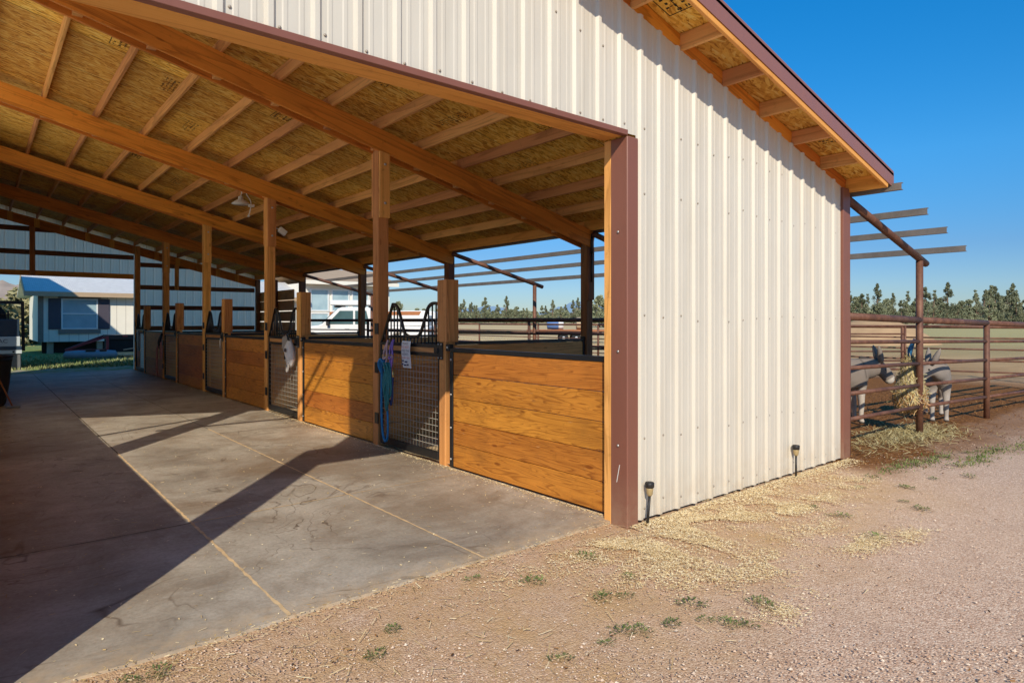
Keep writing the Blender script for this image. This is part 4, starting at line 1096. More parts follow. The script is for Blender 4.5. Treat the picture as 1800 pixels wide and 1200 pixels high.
# weeds
def weed_mesh(seed, dry):
    rr = random.Random(seed); b = MB()
    for i in range(rr.randint(46, 80)):
        a = rr.uniform(0, 6.28); r_ = rr.random() ** .7 * .075; c = Vector((r_ * math.cos(a), r_ * math.sin(a), rr.uniform(.0, .022)))
        d = Vector((math.cos(a + rr.uniform(-.9, .9)), math.sin(a + rr.uniform(-.9, .9)), rr.uniform(.1, 1.1))).normalized() * rr.uniform(.012, .034)
        s_ = d.cross(Vector((0, 0, 1))).normalized() * rr.uniform(.004, .008)
        b.face([c, c + d * .5 + s_, c + d, c + d * .5 - s_], 0, rr.random())
    for i in range(dry):
        a = rr.uniform(0, 6.28); r_ = rr.uniform(0, .11); c = Vector((r_ * math.cos(a), r_ * math.sin(a), .002)); aa = rr.uniform(0, 6.28)
        d = Vector((math.cos(aa), math.sin(aa), rr.uniform(0, .6))) * rr.uniform(.03, .08); s_ = Vector((-math.sin(aa), math.cos(aa), 0)) * .0016
        b.face([c - s_, c + s_, c + d], 1, rr.random())
    return b
weeds = [(3.206, 3.04), (3.148, 2.643), (2.795, 2.545), (2.919, 2.472), (3.116, 2.16), (2.582, 2.193), (2.654, 2.133), (2.83, 2.085), (3.073, 1.9), (3.131, 1.818), (3.427, 1.902), (3.014, 2.0), (2.413, 2.172), (2.137, 2.211), (1.663, 2.973), (1.472, 2.797), (.642, 3.291), (.529, 3.294), (5.134, 1.95), (5.553, 2.612), (5.471, 2.362), (6.352, 2.177), (6.213, 1.997), (8.1, 2.642), (6.559, 2.645), (2.377, 3.249), (2.648, 2.966), (7.1, 2.75), (7.5, 2.3), (6.9, 2.35), (7.9, 2.1), (8.4, 2.35), (8.8, 2.6), (9.3, 2.5), (8.9, 2.2), (9.8, 2.3), (9.5, 1.9)]
wm = [weed_mesh(50 + i, 30 + 16 * (i % 4)) for i in range(7)]; wme = []
for i, q in enumerate(weeds):
    if i < 7: o = wm[i].build('weed', ['weed', 'drygrass']); wme.append(o.data)
    else: o = link(wme[i % 7], 'weed')
    o.location = (*q, -.006); o.rotation_euler = (0, 0, random.uniform(0, 6.28)); s_ = random.uniform(.45, 1.0); o.scale = (s_ * 1.25, s_ * .95, s_ * .7)
    tag(o, 'low green weed with dry stalks growing in the pinkish gravel', 'weed', 'low weeds scattered over the gravel')
# grass behind the barn
def blades(name, mat, n, place, h_, w_, seed):
    rr = random.Random(seed); b = MB()
    for i in range(n):
        x_, y_ = place(rr); a = rr.uniform(0, 6.28); hh = rr.uniform(*h_); s_ = Vector((math.cos(a), math.sin(a), 0)) * rr.uniform(*w_); c = Vector((x_, y_, -.012)); tip = c + Vector((rr.uniform(-.5, .5) * hh, rr.uniform(-.5, .5) * hh, hh))
        b.face([c - s_, c + s_, tip], 0, rr.random())
    return b.build(name, mat, kind='stuff')
blades('yard_grass', 'grass', 7000, lambda rr: (rr.uniform(-3, 5.2), 26.4 + abs(rr.gauss(0, 4))), (.04, .13), (.01, .03), 41)
blades('roadside_grass', 'weed', 1500, lambda rr: ((lambda c: (c[0] + rr.gauss(0, .32), c[1] + rr.gauss(0, .07)))(rr.choice(((8.5, 2.62), (9.6, 2.35), (10.4, 2.15), (8.9, 2.3), (7.9, 2.75), (11.2, 2.2))))), (.010, .032), (.004, .010), 42)
blades('dry_pasture', 'drygrass', 9000, lambda rr: (rr.uniform(16, 50), rr.uniform(24, 70)), (.03, .10), (.01, .02), 43)

# ------------------------------------------------------------------ far yard
HY = 38.5
t = thing('manufactured_home', 'cream manufactured home with shuttered window beyond the far barn door', 'house', (0, 0, 0))
x0, x1 = 2.30, 15.2; zb, zt = .58, 2.92
b = MB(); b.box((x0, HY, zb), (x1, HY + 7, zt)); b.build('wall', 'house', t)
b = MB()
for i in range(1, 32): b.box((x0 + .406 * i - .006, HY - .003, zb), (x0 + .406 * i + .006, HY - .001, zt))
b.build('wall_grooves', 'trim', t)
b = MB(); b.box((x0 - .03, HY - .03, zb), (x0 + .19, HY - .005, zt)); b.build('corner_board', 'trim', t)
b = MB(); ov = .45
b.prism([(x0 - .55, HY - ov, zt - .02), (x0 - .55, HY + 3.5, zt + 1.05), (x0 - .55, HY + 7 + ov, zt - .02), (x0 - .55, HY + 7 + ov, zt + .10), (x0 - .55, HY + 3.5, zt + 1.2), (x0 - .55, HY - ov, zt + .10)], (x1 - x0 + .9, 0, 0)); b.build('roof', 'shingle', t)
b = MB(); b.box((x0 - .57, HY - ov - .03, zt - .13), (x1 + .35, HY - ov - .004, zt + .09)); b.build('fascia', 'tan_trim', t)
b = MB(); b.prism([(x0 - .58, HY - ov, zt - .15), (x0 - .58, HY + 3.5, zt + .92), (x0 - .58, HY + 3.5, zt + 1.2), (x0 - .58, HY - ov, zt + .12)], (.025, 0, 0)); b.build('rake_board', 'tan_trim', t)
b = MB()
for i in range(7): b.box((x0 + .35 + i * 2.05, HY + .15, -.1), (x0 + .6 + i * 2.05, HY + .45, zb - .003))
b.build('foundation_piers', 'lumber', t)
b = MB(); b.box((x0 + .2, HY + 1.2, -.1), (x1, HY + 1.4, zb - .004)); b.build('crawl_space_shade', 'blackpaint', t)  # black sheet standing in for the dark under the floor
wx0, wx1, wz0, wz1 = 3.20, 4.72, 1.19, 2.70
w = MB(); f_ = .06
for lo, hi in (((wx0, wz0), (wx1, wz0 + f_)), ((wx0, wz1 - f_), (wx1, wz1)), ((wx0, wz0 + f_), (wx0 + f_, wz1 - f_)), ((wx1 - f_, wz0 + f_), (wx1, wz1 - f_)), ((wx0 + f_, 1.93), (wx1 - f_, 1.99))): w.box((lo[0], HY - .06, lo[1]), (hi[0], HY - .004, hi[1]))
wf = w.build('window', 'white', t, .0)
b = MB(); b.box((wx0 + f_, HY - .02, wz0 + f_), (wx1 - f_, HY - .006, 1.93)); b.build('pane', 'pane', wf)
b = MB(); b.box((wx0 + f_, HY - .03, 1.99), (wx1 - f_, HY - .016, wz1 - f_)); b.build('pane', 'pane', wf)
for a in (wx0 - .52, wx1 + .02):
    b = MB(); b.box((a, HY - .05, wz0), (a + .50, HY - .004, wz1)); b.build('shutter', 'shutter', t, .01)
b = MB(); b.box((wx0 - .13, HY - .05, wz1 + .02), (wx1 + .13, HY - .004, wz1 + .14)); b.build('head_casing', 'trim', t)
b = MB(); b.box((wx0 - .12, HY - .07, wz0 - .22), (wx1 + .12, HY - .004, wz0 - .02)); b.build('sill', 'trim', t)
# second house with the tall windows behind the truck
t = thing('sunroom_house', 'cream house with tall white framed windows behind the pickup truck', 'house', (0, 0, 0))
hx0, hx1, hz = 15.45, 21.3, 3.95
b = MB(); b.box((hx0, HY, .3), (hx1, HY + 6, hz)); b.build('wall', 'house', t)
b = MB(); b.prism([(hx0 - .3, HY - .7, hz - .02), (hx0 - .3, HY + 3, hz + 1.0), (hx0 - .3, HY + 6.6, hz - .02), (hx0 - .3, HY + 6.6, hz + .12), (hx0 - .3, HY + 3, hz + 1.15), (hx0 - .3, HY - .7, hz + .12)], (hx1 - hx0 + .6, 0, 0)); b.build('roof', 'tan_trim', t)
b = MB(); b.box((hx0 - .32, HY - .74, hz - .10), (hx1 + .32, HY - .71, hz + .13)); b.build('fascia', 'house', t)
for i in range(4):
    a = hx0 + .35 + 1.38 * i
    for z0_, z1_ in ((.95, 2.12), (2.2, 3.6)):
        w = MB(); 
        for lo, hi in (((a, z0_), (a + 1.22, z0_ + .08)), ((a, z1_ - .08), (a + 1.22, z1_)), ((a, z0_ + .08), (a + .08, z1_ - .08)), ((a + 1.14, z0_ + .08), (a + 1.22, z1_ - .08))): w.box((lo[0], HY - .06, lo[1]), (hi[0], HY - .004, hi[1]))
        wf = w.build('window', 'white', t); b = MB(); b.box((a + .08, HY - .02, z0_ + .08), (a + 1.14, HY - .006, z1_ - .08)); b.build('pane', 'pane', wf)

def wheel(parent, c, r, w, rim='chrome', axis='x'):
    rot = Matrix.Rotation(R(90), 3, 'Y') if axis == 'x' else Matrix.Rotation(R(90), 3, 'X')
    b = MB(); b.lathe([(r * .62, -w / 2), (r * .9, -w / 2), (r, -w * .35), (r, w * .35), (r * .9, w / 2), (r * .62, w / 2)], c, 20, M_=rot); wh = b.build('wheel', 'rubber', parent)
    b = MB(); b.lathe([(r * .1, -w * .52), (r * .3, -w * .50), (r * .60, -w * .42), (r * .61, w * .42), (r * .3, w * .50), (r * .1, w * .52)], c, 16, M_=rot); b.build('rim', rim, wh)
    return wh
# pickup truck, side on, nose to the left
def truck():
    t = thing('pickup_truck', 'white work pickup with roof box parked behind the pipe rails', 'truck', (12.83, 25.7, 0.12), R(141)); t.scale = (1.06,) * 3
    # local: +x forward, y across
    prof = [(-2.9, .55), (-2.9, 1.18), (-.85, 1.20), (-.80, 1.22), (-.62, 1.88), (-.45, 1.94), (.55, 1.94), (.72, 1.88), (1.35, 1.28), (1.5, 1.22), (2.6, 1.12), (2.78, 1.0), (2.85, .55), (2.2, .50), (2.15, .78), (1.95, .92), (1.65, .92), (1.45, .78), (1.4, .45), (-1.35, .45), (-1.4, .78), (-1.6, .92), (-1.95, .92), (-2.15, .78), (-2.2, .5)]
    b = MB(); b.prism([(x_, -.93, z) for x_, z in prof][::-1], (0, 1.86, 0)); body = b.build('body', 'white', t, .05)
    for s_ in (-1, 1):
        y_ = s_ * .935
        b = MB(); b.prism([(-.55, y_, 1.27), (.02, y_, 1.27), (.02, y_, 1.80), (-.42, y_, 1.80)], (0, s_ * .008, 0)); b.build('side_window', 'carglass', t)
        b = MB(); b.prism([(.10, y_, 1.27), (1.12, y_, 1.27), (.62, y_, 1.80), (.10, y_, 1.80)], (0, s_ * .008, 0)); b.build('side_window', 'carglass', t)
        b = MB(); b.box((1.0, s_ * 1.03 - .1, 1.22), (1.12, s_ * 1.03 + .1, 1.45)); b.build('mirror', 'blackpaint', t, .02)
        for z in (1.05,):
            for x_ in (-.45, .25): 
                b = MB(); b.box((x_, s_ * .938 - .012, z), (x_ + .18, s_ * .938 + .012, z + .035)); b.build('door_handle', 'blackpaint', t)
        b = MB(); b.box((2.70, s_ * .62 - .22, .82), (2.84, s_ * .62 + .22, 1.02)); b.build('headlight', 'pane', t, .01)
        for x_ in (1.80, -1.78): wheel(t, (x_, s_ * .82, .38), .38, .24, 'greysteel', 'y')
    b = MB(); b.prism([(.74, -.80, 1.88), (1.36, -.86, 1.30), (1.36, .86, 1.30), (.74, .80, 1.88)][::-1], (.012, 0, .012)); b.build('windshield', 'carglass', t)
    b = MB(); b.box((2.80, -.9, .42), (2.94, .9, .62)); b.build('bumper', 'greysteel', t, .02)
    b = MB(); b.box((-.65, -.85, 2.02), (1.05, .85, 2.22)); b.build('roof_box', 'white', t, .03)
    b = MB(); 
    for x_ in (-.5, .85): b.box((x_ - .03, -.8, 1.93), (x_ + .03, .8, 2.02))
    b.build('rack_bars', 'blackpaint', t)
    b = MB(); b.box((-2.85, -.9, 1.2), (-1.0, .9, 1.62)); b.build('bed_box', 'white', t, .02)
truck()
def horse_trailer():
    t = thing('horse_trailer', 'long white horse trailer with rust brown top stripe beyond the fence', 'trailer', (18.0, 33.1, 0.1), R(-39))
    b = MB(); b.prism([(-3.2, 0, .55), (-3.2, 0, 2.05), (2.2, 0, 2.1), (2.9, 0, 2.05), (2.95, 0, 1.3), (2.4, 0, .55)][::-1], (0, 2.0, 0)); b.build('body', 'white', t, .08)
    b = MB(); b.prism([(-3.15, -.01, 1.76), (-3.15, -.01, 2.03), (2.1, -.01, 2.05), (1.95, -.01, 1.76)][::-1], (0, .006, 0)); b.build('stripe', 'orange', t)
    for x_ in (-2.4, -1.0, .4): 
        b = MB(); b.box((x_, -.012, 1.28), (x_ + .9, -.003, 1.42)); b.build('slot_window', 'carglass', t)
    for x_ in (-1.0, -.1): wheel(t, (x_, .18, .36), .36, .22, 'chrome', 'y')
    b = MB(); b.box((-1.5, -.06, .62), (.4, .1, .82)); b.build('fender', 'blackpaint', t, .02)
    b = MB(); b.bar((2.4, 1.0, .6), (4.2, 1.0, .55), .12, .12); b.build('tongue', 'blackpaint', t)
    b = MB(); b.lathe([(.2, 0), (.2, .1), (.1, .14)], (-.5, 1., 2.08), 10); b.build('roof_vent', 'white', t)
horse_trailer()
t = thing('flatbed_trailer', 'low flatbed trailer with bright wheels and loaded bundles in dry field', 'trailer', (33.4, 33.5, .05), R(-41))
b = MB(); b.box((-3.2, -.9, .78), (2.6, .9, .92)); b.build('deck', 'orange', t, .01)
b = MB(); b.box((-3.2, -.8, .64), (2.2, -.7, .775)); b.box((-3.2, .7, .64), (2.2, .8, .775)); b.build('frame', 'blackpaint', t)
for x_ in (-.55, .35):
    for y_ in (-.95, .95): wheel(t, (x_, y_, .34), .34, .2, 'chrome', 'y')
b = MB(); b.bar((-3.2, 0, .72), (-4.8, 0, .6), .1, .1); b.build('tongue', 'blackpaint', t)
t = thing('bundle', 'blue and white wrapped bundle lying on the flatbed trailer', 'bundle', (32.5, 34.2, .975), R(-41))
b = MB(); b.lathe([(.05, -.6), (.33, -.55), (.36, 0), (.33, .55), (.05, .6)], (0, 0, .36), 12, M_=Matrix.Rotation(R(90), 3, 'Y')); b.build('wrap', 'blanket', t)
b = MB(); b.lathe([(.36, .25), (.375, .3), (.36, .6), (.1, .64)], (0, 0, .37), 12, M_=Matrix.Rotation(R(90), 3, 'Y')); b.build('wrap_end', 'white', t)
t = thing('hay_bale', 'round tan hay bale beside the blue bundle on flatbed', 'hay bale', (34.1, 32.9, .975), R(-41))
b = MB(); b.lathe([(.1, -.5), (.42, -.5), (.45, -.4), (.45, .4), (.42, .5), (.1, .5)], (0, 0, .45), 16, M_=Matrix.Rotation(R(90), 3, 'Y')); b.build('bale', 'bale', t)
# machine at the far left beyond the door
t = thing('machine_trailer', 'navy and pale lettered machine on a trailer left of home', 'machine', (-.14, 27.0, 0.24))
b = MB(); b.box((-2.2, 0, .85), (1.24, 1.5, 1.42)); b.build('upper_body', 'navy', t, .02)
b = MB(); b.box((-2.2, -.02, .52), (1.26, 1.45, .845)); b.build('lettered_panel', 'palepanel', t, .01)
text_part('DURA-PAC', .175, 'inkblue', t, Matrix.Translation((.47, -.026, .69)) @ Matrix.Rotation(R(90), 4, 'X') @ Matrix.Scale(1.08, 4, (1, 0, 0)), 'lettering', .002)
b = MB(); b.box((-2.2, -.03, .40), (1.3, 1.4, .515)); b.build('lower_rail', 'navy', t, .01)
b = MB(); b.box((-2.2, -.04, .28), (1.3, 1.4, .395)); b.build('bolt_rail', 'palepanel', t)
b = MB()
for i in range(7): b.lathe([(.03, 0), (.03, .02)], (-1.2 + .38 * i, -.042, .34), 8, M_=Matrix.Rotation(R(90), 3, 'X'))
b.build('rail_bolts', 'blackpaint', t)
b = MB(); b.box((-2.2, .0, -.26), (1.28, 1.3, .27)); b.build('base', 'greysteel', t, .02)
b = MB(); b.lathe([(.45, -.3), (.5, -.25), (.5, .25), (.45, .3)], (.42, .6, 1.46), 20, M_=Matrix.Rotation(R(90), 3, 'X')); b.build('drum', 'rubber', t)
b = MB(); b.bar((-2.2, .3, 1.98), (1.30, .3, 1.98), .1, .11); b.bar((1.33, .3, 2.03), (1.36, .3, .35), .09, .09, (1, 0, 0)); b.build('mast', 'blackpaint', t)
b = MB(); b.box((.05, .22, 1.98), (.22, .245, 2.03)); b.box((-.42, .22, 1.98), (-.2, .245, 2.03)); b.build('marker_lamps', 'lamp_amber', t)
b = MB(); b.bar((.95, .3, 1.42), (.95, .3, 1.7), .05, .05, (1, 0, 0)); b.bar((.75, .3, 1.58), (.95, .3, 1.58), .04, .04); b.build('lever', 'blackpaint', t)
b = MB(); b.lathe([(.01, 0), (.075, 0), (.075, .012)], (.62, -.005, .95), 16, M_=Matrix.Rotation(R(90), 3, 'X')); b.build('round_emblem', 'palepanel', t)
t = thing('yard_shade_block', 'unseen tall metal block added left of the yard to shade it', 'barn', (0, 0, 0))  # out of view, added to cast the shadow on home and yard
b = MB(); b.box((-3.4, 24.6, -.1), (-1.0, 36.2, 7.5)); b.build('wall', 'siding', t)
b = MB(); b.prism([(-3.5, 24.4, 7.51), (-2.2, 24.4, 7.8), (-.9, 24.4, 7.51)], (0, 12., 0)); b.build('roof', 'roofing', t)
b = MB(); b.box((-.995, 26., 0), (-.96, 30., 4.)); b.build('door', 'brown', t)
# red A-frame and black trailer in front of the home
t = thing('utility_trailer', 'black flatbed trailer with red A-frame tongue in front of home', 'trailer', (4.45, 33.5, 0))
b = MB(); b.box((.0, -.6, .78), (3.6, 1.2, .98)); b.build('deck', 'blackpaint', t, .01)
b = MB(); b.box((.02, -.55, .25), (3.4, .9, .775)); b.build('undercarriage', 'rubber', t)
b = MB(); b.bar((-1.55, -.3, .36), (-.04, -.58, .92), .06, .08); b.bar((-1.55, -.3, .36), (-.04, .9, .92), .06, .08); b.bar((-1.55, -.3, .33), (-.06, -.58, .34), .06, .09); b.bar((-.06, -.58, .3), (-.06, -.58, .94), .10, .10, (0, 1, 0)); b.build('tongue_frame', 'redpaint', t)
b = MB(); b.box((.52, -.64, .90), (.70, -.605, .96)); b.build('marker_lamp', 'redpaint', t)
for x_ in (1.0, 1.75, 2.5):
    b = MB(); b.box((x_, -.5, -.02), (x_ + .16, -.3, .5)); b.build('support_leg', 'greysteel', t)
t = thing('plastic_trough', 'long blue grey plastic trough lying in the grass', 'trough', (3.75, 32.6, 0))
b = MB(); b.lathe([(.03, -.98), (.17, -.9), (.20, -.5), (.20, .5), (.17, .9), (.03, .98)], (0, 0, .16), 12, M_=Matrix.Rotation(R(90), 3, 'Y')); b.build('shell', 'bluegrey', t)
b = MB(); b.box((-.2, -.16, .30), (.15, .1, .38)); b.box((.3, -.16, .30), (.55, .1, .37)); b.build('brackets', 'blackpaint', t)
t = thing('lumber_pole', 'pale wooden pole resting on the black trailer legs', 'pole', (4.9, 32.3, .25))
b = MB(); b.bar((0, 0, .1), (2.5, -.2, .52), .06, .05); b.build('plank', 'lumber', t)
b = MB(); b.bar((.8, .1, .24), (2.4, -.1, .10), .06, .05); b.build('plank', 'lumber', t)
t = thing('utility_vehicle', 'pale blue utility vehicle mostly hidden by the farthest stall gate', 'vehicle', (6.3, 30.2, 0))
b = MB(); b.box((-.55, -.7, .45), (1.6, .7, .85)); b.build('body', 'bluegrey', t, .06)
b = MB(); b.box((-.62, -.6, .3), (-.5, .6, .5)); b.build('bumper', 'blackpaint', t, .02)
for s_ in (-.62, .62):
    b = MB(); b.tube([(-.1, s_, .85), (.15, s_, 1.75), (1.2, s_, 1.8), (1.4, s_, .85)], .03, 8); b.build('roll_bar', 'greysteel', t)
    for x_ in (-.15, 1.25): wheel(t, (x_, s_, .3), .3, .24, 'greysteel', 'y')
b = MB(); b.prism([(-.12, -.6, .9), (.12, -.6, 1.7), (.12, .6, 1.7), (-.12, .6, .9)], (.01, 0, 0)); b.build('windshield', 'pane', t)
b = MB(); b.bar((-.65, -.9, 1.12), (-.05, -.65, 1.1), .05, .06); b.build('mirror', 'blackpaint', t)
# mound of dirt beyond the pens
mb = MB(); vs = []; n = 24; m_ = 8
for j in range(m_ + 1):
    for i in range(n):
        a = 2 * math.pi * i / n; r_ = j / m_; z = 1.95 * max(0, 1 - r_ ** 1.7) * (1 + .12 * noise.noise(Vector((math.cos(a) * r_ * 2, math.sin(a) * r_ * 2, 0))))
        vs.append((r_ * 4.6 * math.cos(a), r_ * 4.2 * math.sin(a), z - .05))
mb._add(vs, [(j * n + i, j * n + (i + 1) % n, (j + 1) * n + (i + 1) % n, (j + 1) * n + i) for j in range(m_) for i in range(n)], None, .5, 0, True)
o = mb.build('dirt_mound', 'mound'); o.location = (49.5, 19.0, 0); tag(o, 'smooth tan mound of dirt in the field behind the donkeys', 'mound')

# ------------------------------------------------------------------ trees
def juniper(seed, hgt, wid, lean=0., n=1500, conic=.75):
    n = int(n * 1.9)
    rr = random.Random(seed); t = MB()
    t.tube([(0, 0, -.3), (lean * .3, 0, hgt * .35), (lean * .7, 0, hgt * .7), (lean, 0, hgt * .95)], [.028 * hgt, .022 * hgt, .012 * hgt, .003 * hgt], 7)
    for i in range(7):
        a = rr.uniform(0, 6.28); z = hgt * rr.uniform(.12, .6); L = wid * rr.uniform(.4, .75)
        t.tube([(0, 0, z), (L * .5 * math.cos(a), L * .5 * math.sin(a), z + L * .25), (L * math.cos(a), L * math.sin(a), z + L * .6)], [.010 * hgt, .007 * hgt, .002 * hgt], 5)
    c = MB(); clumps = []
    for i in range(44):
        u = rr.random() ** 1.15; z = hgt * (.05 + .92 * u); rad = wid * (1 - u) ** conic * .80 + .04 * wid
        a = rr.uniform(0, 6.28); r_ = rad * rr.uniform(.35, 1.05)
        clumps.append((Vector((r_ * math.cos(a) + lean * u, r_ * math.sin(a), z)), wid * rr.uniform(.20, .40) * (1 - .5 * u), rr.random()))
    clumps.append((Vector((lean, 0, hgt * .96)), wid * .10, .6)); clumps.append((Vector((lean * .9, 0, hgt * .88)), wid * .14, .5))
    for i in range(n):
        q, s_, tn = rr.choice(clumps); d = Vector((rr.gauss(0, 1), rr.gauss(0, 1), rr.gauss(0, .95))); d.normalize(); p = q + d * s_ * rr.random() ** .5
        f = wid * rr.uniform(.026, .062); nx_ = Vector((rr.gauss(0, 1), rr.gauss(0, 1), rr.gauss(0, 1))).normalized(); u_ = nx_.orthogonal().normalized() * f; v_ = nx_.cross(u_).normalized() * f * rr.uniform(.8, 1.9)
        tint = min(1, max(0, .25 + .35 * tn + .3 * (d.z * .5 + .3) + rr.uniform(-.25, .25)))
        c.face([p - u_ - v_, p + u_ - v_ * .4, p + v_ * 1.2, p - u_ * .6 + v_ * .3], 0, tint)
    return t, c
protos = []
for i, (hg, wd, le, cn, nn) in enumerate(((6.5, 2.0, .2, .8, 1500), (8.2, 2.5, -.2, .7, 1700), (5.2, 2.4, .1, .55, 1400), (7.0, 1.6, .3, .9, 1300), (6.0, 2.8, 0., .5, 1700), (9.0, 2.2, .1, .85, 1600), (4.2, 2.2, .0, .45, 1200))):
    tm, cm = juniper(200 + i, hg, wd, le, nn, cn)
    protos.append((tm, cm, hg))
built = []
treecount = 0
def place_tree(pi, x_, y_, s_, label, group=None):
    global treecount
    treecount += 1
    t = thing('juniper_tree', label, 'tree', (x_, y_, terrain(x_, y_) - .1), random.uniform(0, 6.28), group); t.scale = (s_, s_, s_)
    if pi < len(built) and built[pi]: a, c = built[pi]; link(a, 'trunk', t); link(c, 'crown', t)
    else:
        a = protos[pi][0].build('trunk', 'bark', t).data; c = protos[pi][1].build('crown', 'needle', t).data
        while len(built) <= pi: built.append(None)
        built[pi] = (a, c)
def dirp(px, d):
    l = (px - 900) / 1132.46; return d * (.6392 + l * .7690), d * (.7690 - l * .6392)
rt = random.Random(77)
GRP = 'junipers in the distant tree line'
TL = 'grey green juniper among the many in the distant tree line'
special = [(1640, 148, 3, 1.13, 'tall pointed juniper just right of the rusty pipe post'), (1515, 128, 1, .80, 'broad pale juniper nearest the barn corner on the right'), (1742, 146, 5, .90, 'tallest broad juniper toward the right edge of tree line'), (1777, 138, 1, .82, 'forked juniper at the far right of the tree line'), (1690, 140, 2, 1.0, 'rounded juniper midway between the two tallest right-hand ones'), (890, 175, 5, .86, 'tallest juniper seen through the open nearest stall'), (1054, 120, 4, .98, 'rounded green juniper beside the outer timber post')]
for px, d, pi, s_, lb in special:
    x_, y_ = dirp(px, d); place_tree(pi, x_, y_, s_, lb)
for px in range(1478, 1815, 6):
    d = rt.uniform(125, 200); x_, y_ = dirp(px + rt.uniform(-5, 5), d); place_tree(rt.randrange(7), x_, y_, rt.uniform(.78, 1.12) * d / 150, TL, GRP)
for px in range(800, 1070, 5):
    d = rt.uniform(165, 260); x_, y_ = dirp(px + rt.uniform(-4, 4), d); place_tree(rt.randrange(7), x_, y_, rt.uniform(.50, .95) * d / 190, TL, GRP)
for px in (720, 733, 745, 775, 690, 700): 
    d = rt.uniform(150, 190); x_, y_ = dirp(px, d); place_tree(rt.choice((4, 2, 6)), x_, y_, rt.uniform(.7, 1.1), TL, GRP)
for px in range(1830, 2100, 22):
    d = rt.uniform(130, 180); x_, y_ = dirp(px, d); place_tree(rt.randrange(7), x_, y_, rt.uniform(.7, 1.), TL, GRP)
rr = random.Random(91); fw = MB()
for i in range(26000):
    px = rr.uniform(770, 1950); d = rr.uniform(215, 260); x_, y_ = dirp(px, d)
    top = 3.6 + 2.2 * noise.noise(Vector((px * .035, 0, 0))) + 2.4 * noise.noise(Vector((px * .11, 4, 0)))
    p = Vector((x_, y_, 1. + max(1., top) * rr.random() ** .8)); f = rr.uniform(.18, .5); nv = Vector((rr.gauss(0, 1), rr.gauss(0, 1), rr.gauss(0, 1))).normalized(); u_ = nv.orthogonal().normalized() * f; v_ = nv.cross(u_)
    fw.face([p - u_ - v_, p + u_ - v_ * .4, p + v_ * 1.2, p - u_ * .6 + v_ * .3], 0, rr.random() * .8)
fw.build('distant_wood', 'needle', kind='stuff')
# scrub trees left of the home
tm, cm = juniper(300, 3.2, 2.6, .0, 1500, .4); sm = None
for i, (x_, y_, s_) in enumerate(((.4, 52, 1.0), (2.2, 56, 1.15), (-2.2, 54, 1.1), (-4.5, 60, 1.3))):
    t = thing('scrub_tree', ('sunlit yellowish bush left of the cream home', 'pale bush nearest the corner of the cream home', 'sunlit scrub behind the navy machine', 'tall pale scrub at the far left')[i], 'bush', (x_, y_, 0)); t.scale = (s_,) * 3
    if sm is None: sm = (tm.build('trunk', 'bark', t).data, cm.build('crown', 'scrub', t).data)
    else: link(sm[0], 'trunk', t); link(sm[1], 'crown', t)

# hills
def ridge(name, pts, base, depth, mat, seed):
    b = MB(); vs = []; n = len(pts); rows = 6
    for j in range(rows):
        for i, (x_, y_, z) in enumerate(pts):
            f = j / (rows - 1); d = Vector((x_, y_, 0)).normalized() * depth * (1 - f)
            zz = z * f + base * (1 - f) + z * .12 * noise.noise(Vector((i * .7, j * .9, seed))) * (1 if 0 < j else 0)
            vs.append((x_ - d.x, y_ - d.y, zz))
    b._add(vs, [(j * n + i, j * n + i + 1, (j + 1) * n + i + 1, (j + 1) * n + i) for j in range(rows - 1) for i in range(n - 1)], None, .5, 0, True)
    return b.build(name, mat, kind='structure')
pts = []
for i in range(60):
    px = -500 + i * 12; x_, y_ = dirp(px, 420); h_ = 26 + 7 * noise.noise(Vector((i * .15, 2, 0))) + 3 * noise.noise(Vector((i * .6, 5, 0))) - max(0, (px - 60)) * .12
    pts.append((x_, y_, max(1, h_)))
ridge('hillside', pts, -1, 240, 'rock', 3)
pts = []
for i in range(90):
    px = 700 + i * 6; x_, y_ = dirp(px, 9000)
    h_ = 90 + 150 * math.exp(-((px - 1012) / 42) ** 2) + 120 * math.exp(-((px - 1075) / 50) ** 2) + 110 * math.exp(-((px - 850) / 70) ** 2) + 25 * noise.noise(Vector((i * .4, 1, 0)))
    pts.append((x_, y_, h_))
ridge('mountain', pts, -20, 1800, 'mountain', 9)

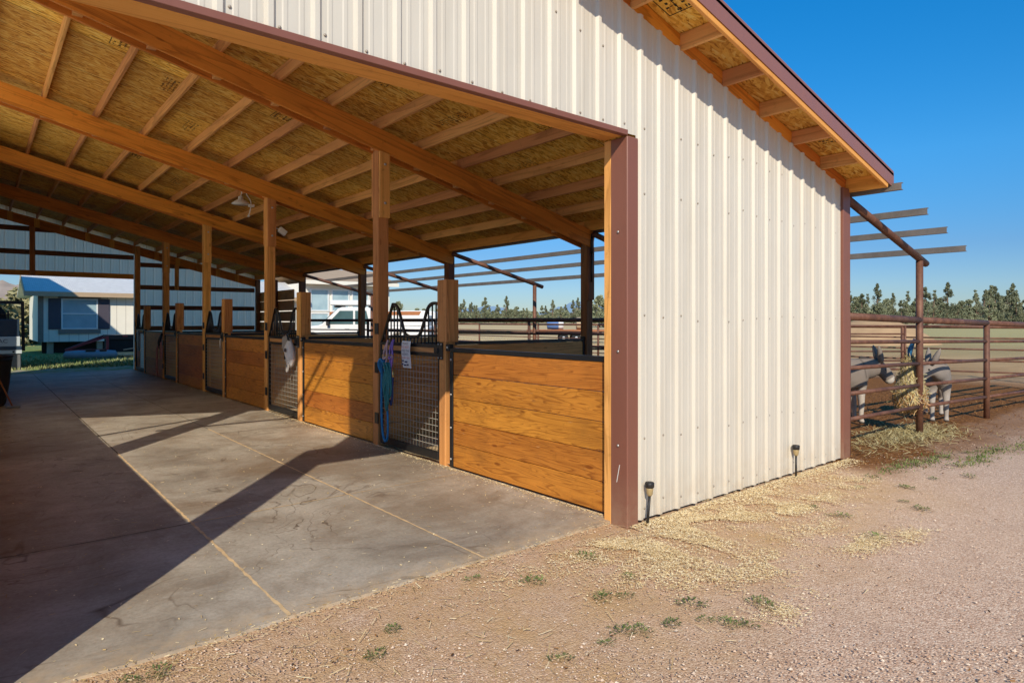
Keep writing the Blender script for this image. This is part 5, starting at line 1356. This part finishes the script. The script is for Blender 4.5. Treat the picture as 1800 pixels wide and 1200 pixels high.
# ------------------------------------------------------------------ light, sky, camera
AZ, EL = R(40.4), R(32.7)
sun_from = Vector((-math.sin(AZ) * math.cos(EL), -math.cos(AZ) * math.cos(EL), math.sin(EL)))
sd = bpy.data.lights.new('sun', 'SUN'); sd.energy = 4.65; sd.angle = R(.55); sd.color = (1., .905, .745)
so = bpy.data.objects.new('sun', sd); COL.objects.link(so); so.rotation_euler = sun_from.to_track_quat('Z', 'Y').to_euler(); so.location = (-20, -25, 25)
w = bpy.data.worlds.new('World'); scene.world = w; w.use_nodes = True
nt = w.node_tree; nt.nodes.clear()
sky = nt.nodes.new('ShaderNodeTexSky'); sky.sky_type = 'NISHITA'; sky.sun_disc = False
sky.sun_elevation = EL; sky.sun_rotation = math.atan2(sun_from.x, sun_from.y); sky.altitude = 900; sky.air_density = 1.0; sky.dust_density = .2; sky.ozone_density = 3.0
hs = nt.nodes.new('ShaderNodeHueSaturation'); hs.inputs['Saturation'].default_value = 1.35
bg = nt.nodes.new('ShaderNodeBackground'); bg.inputs[1].default_value = .15
wo = nt.nodes.new('ShaderNodeOutputWorld')
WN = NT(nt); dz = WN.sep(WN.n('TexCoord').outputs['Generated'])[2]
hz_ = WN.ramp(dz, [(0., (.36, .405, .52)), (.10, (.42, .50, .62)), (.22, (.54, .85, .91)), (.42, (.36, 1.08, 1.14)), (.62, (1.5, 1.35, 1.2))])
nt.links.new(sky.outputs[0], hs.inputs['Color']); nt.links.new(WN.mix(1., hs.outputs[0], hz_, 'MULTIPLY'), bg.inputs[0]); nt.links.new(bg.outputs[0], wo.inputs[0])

cd = bpy.data.cameras.new('camera'); cam = bpy.data.objects.new('camera', cd); COL.objects.link(cam)
cam.location = (0, 0, 1.6); cam.rotation_euler = (R(90), 0, R(-39.73))
cd.sensor_width = 36; cd.lens = 1132.46 / 1800 * 36; cd.shift_y = -36 / 1800; cd.clip_start = .05; cd.clip_end = 30000
scene.camera = cam
scene.view_settings.view_transform = 'Standard'; scene.view_settings.look = 'None'; scene.view_settings.exposure = 0; scene.view_settings.gamma = 1
cy = scene.cycles
cy.max_bounces = 10; cy.diffuse_bounces = 7; cy.glossy_bounces = 3; cy.transmission_bounces = 3
cy.caustics_reflective = False; cy.caustics_refractive = False
cy.sample_clamp_indirect = 6.
cy.use_denoising = True
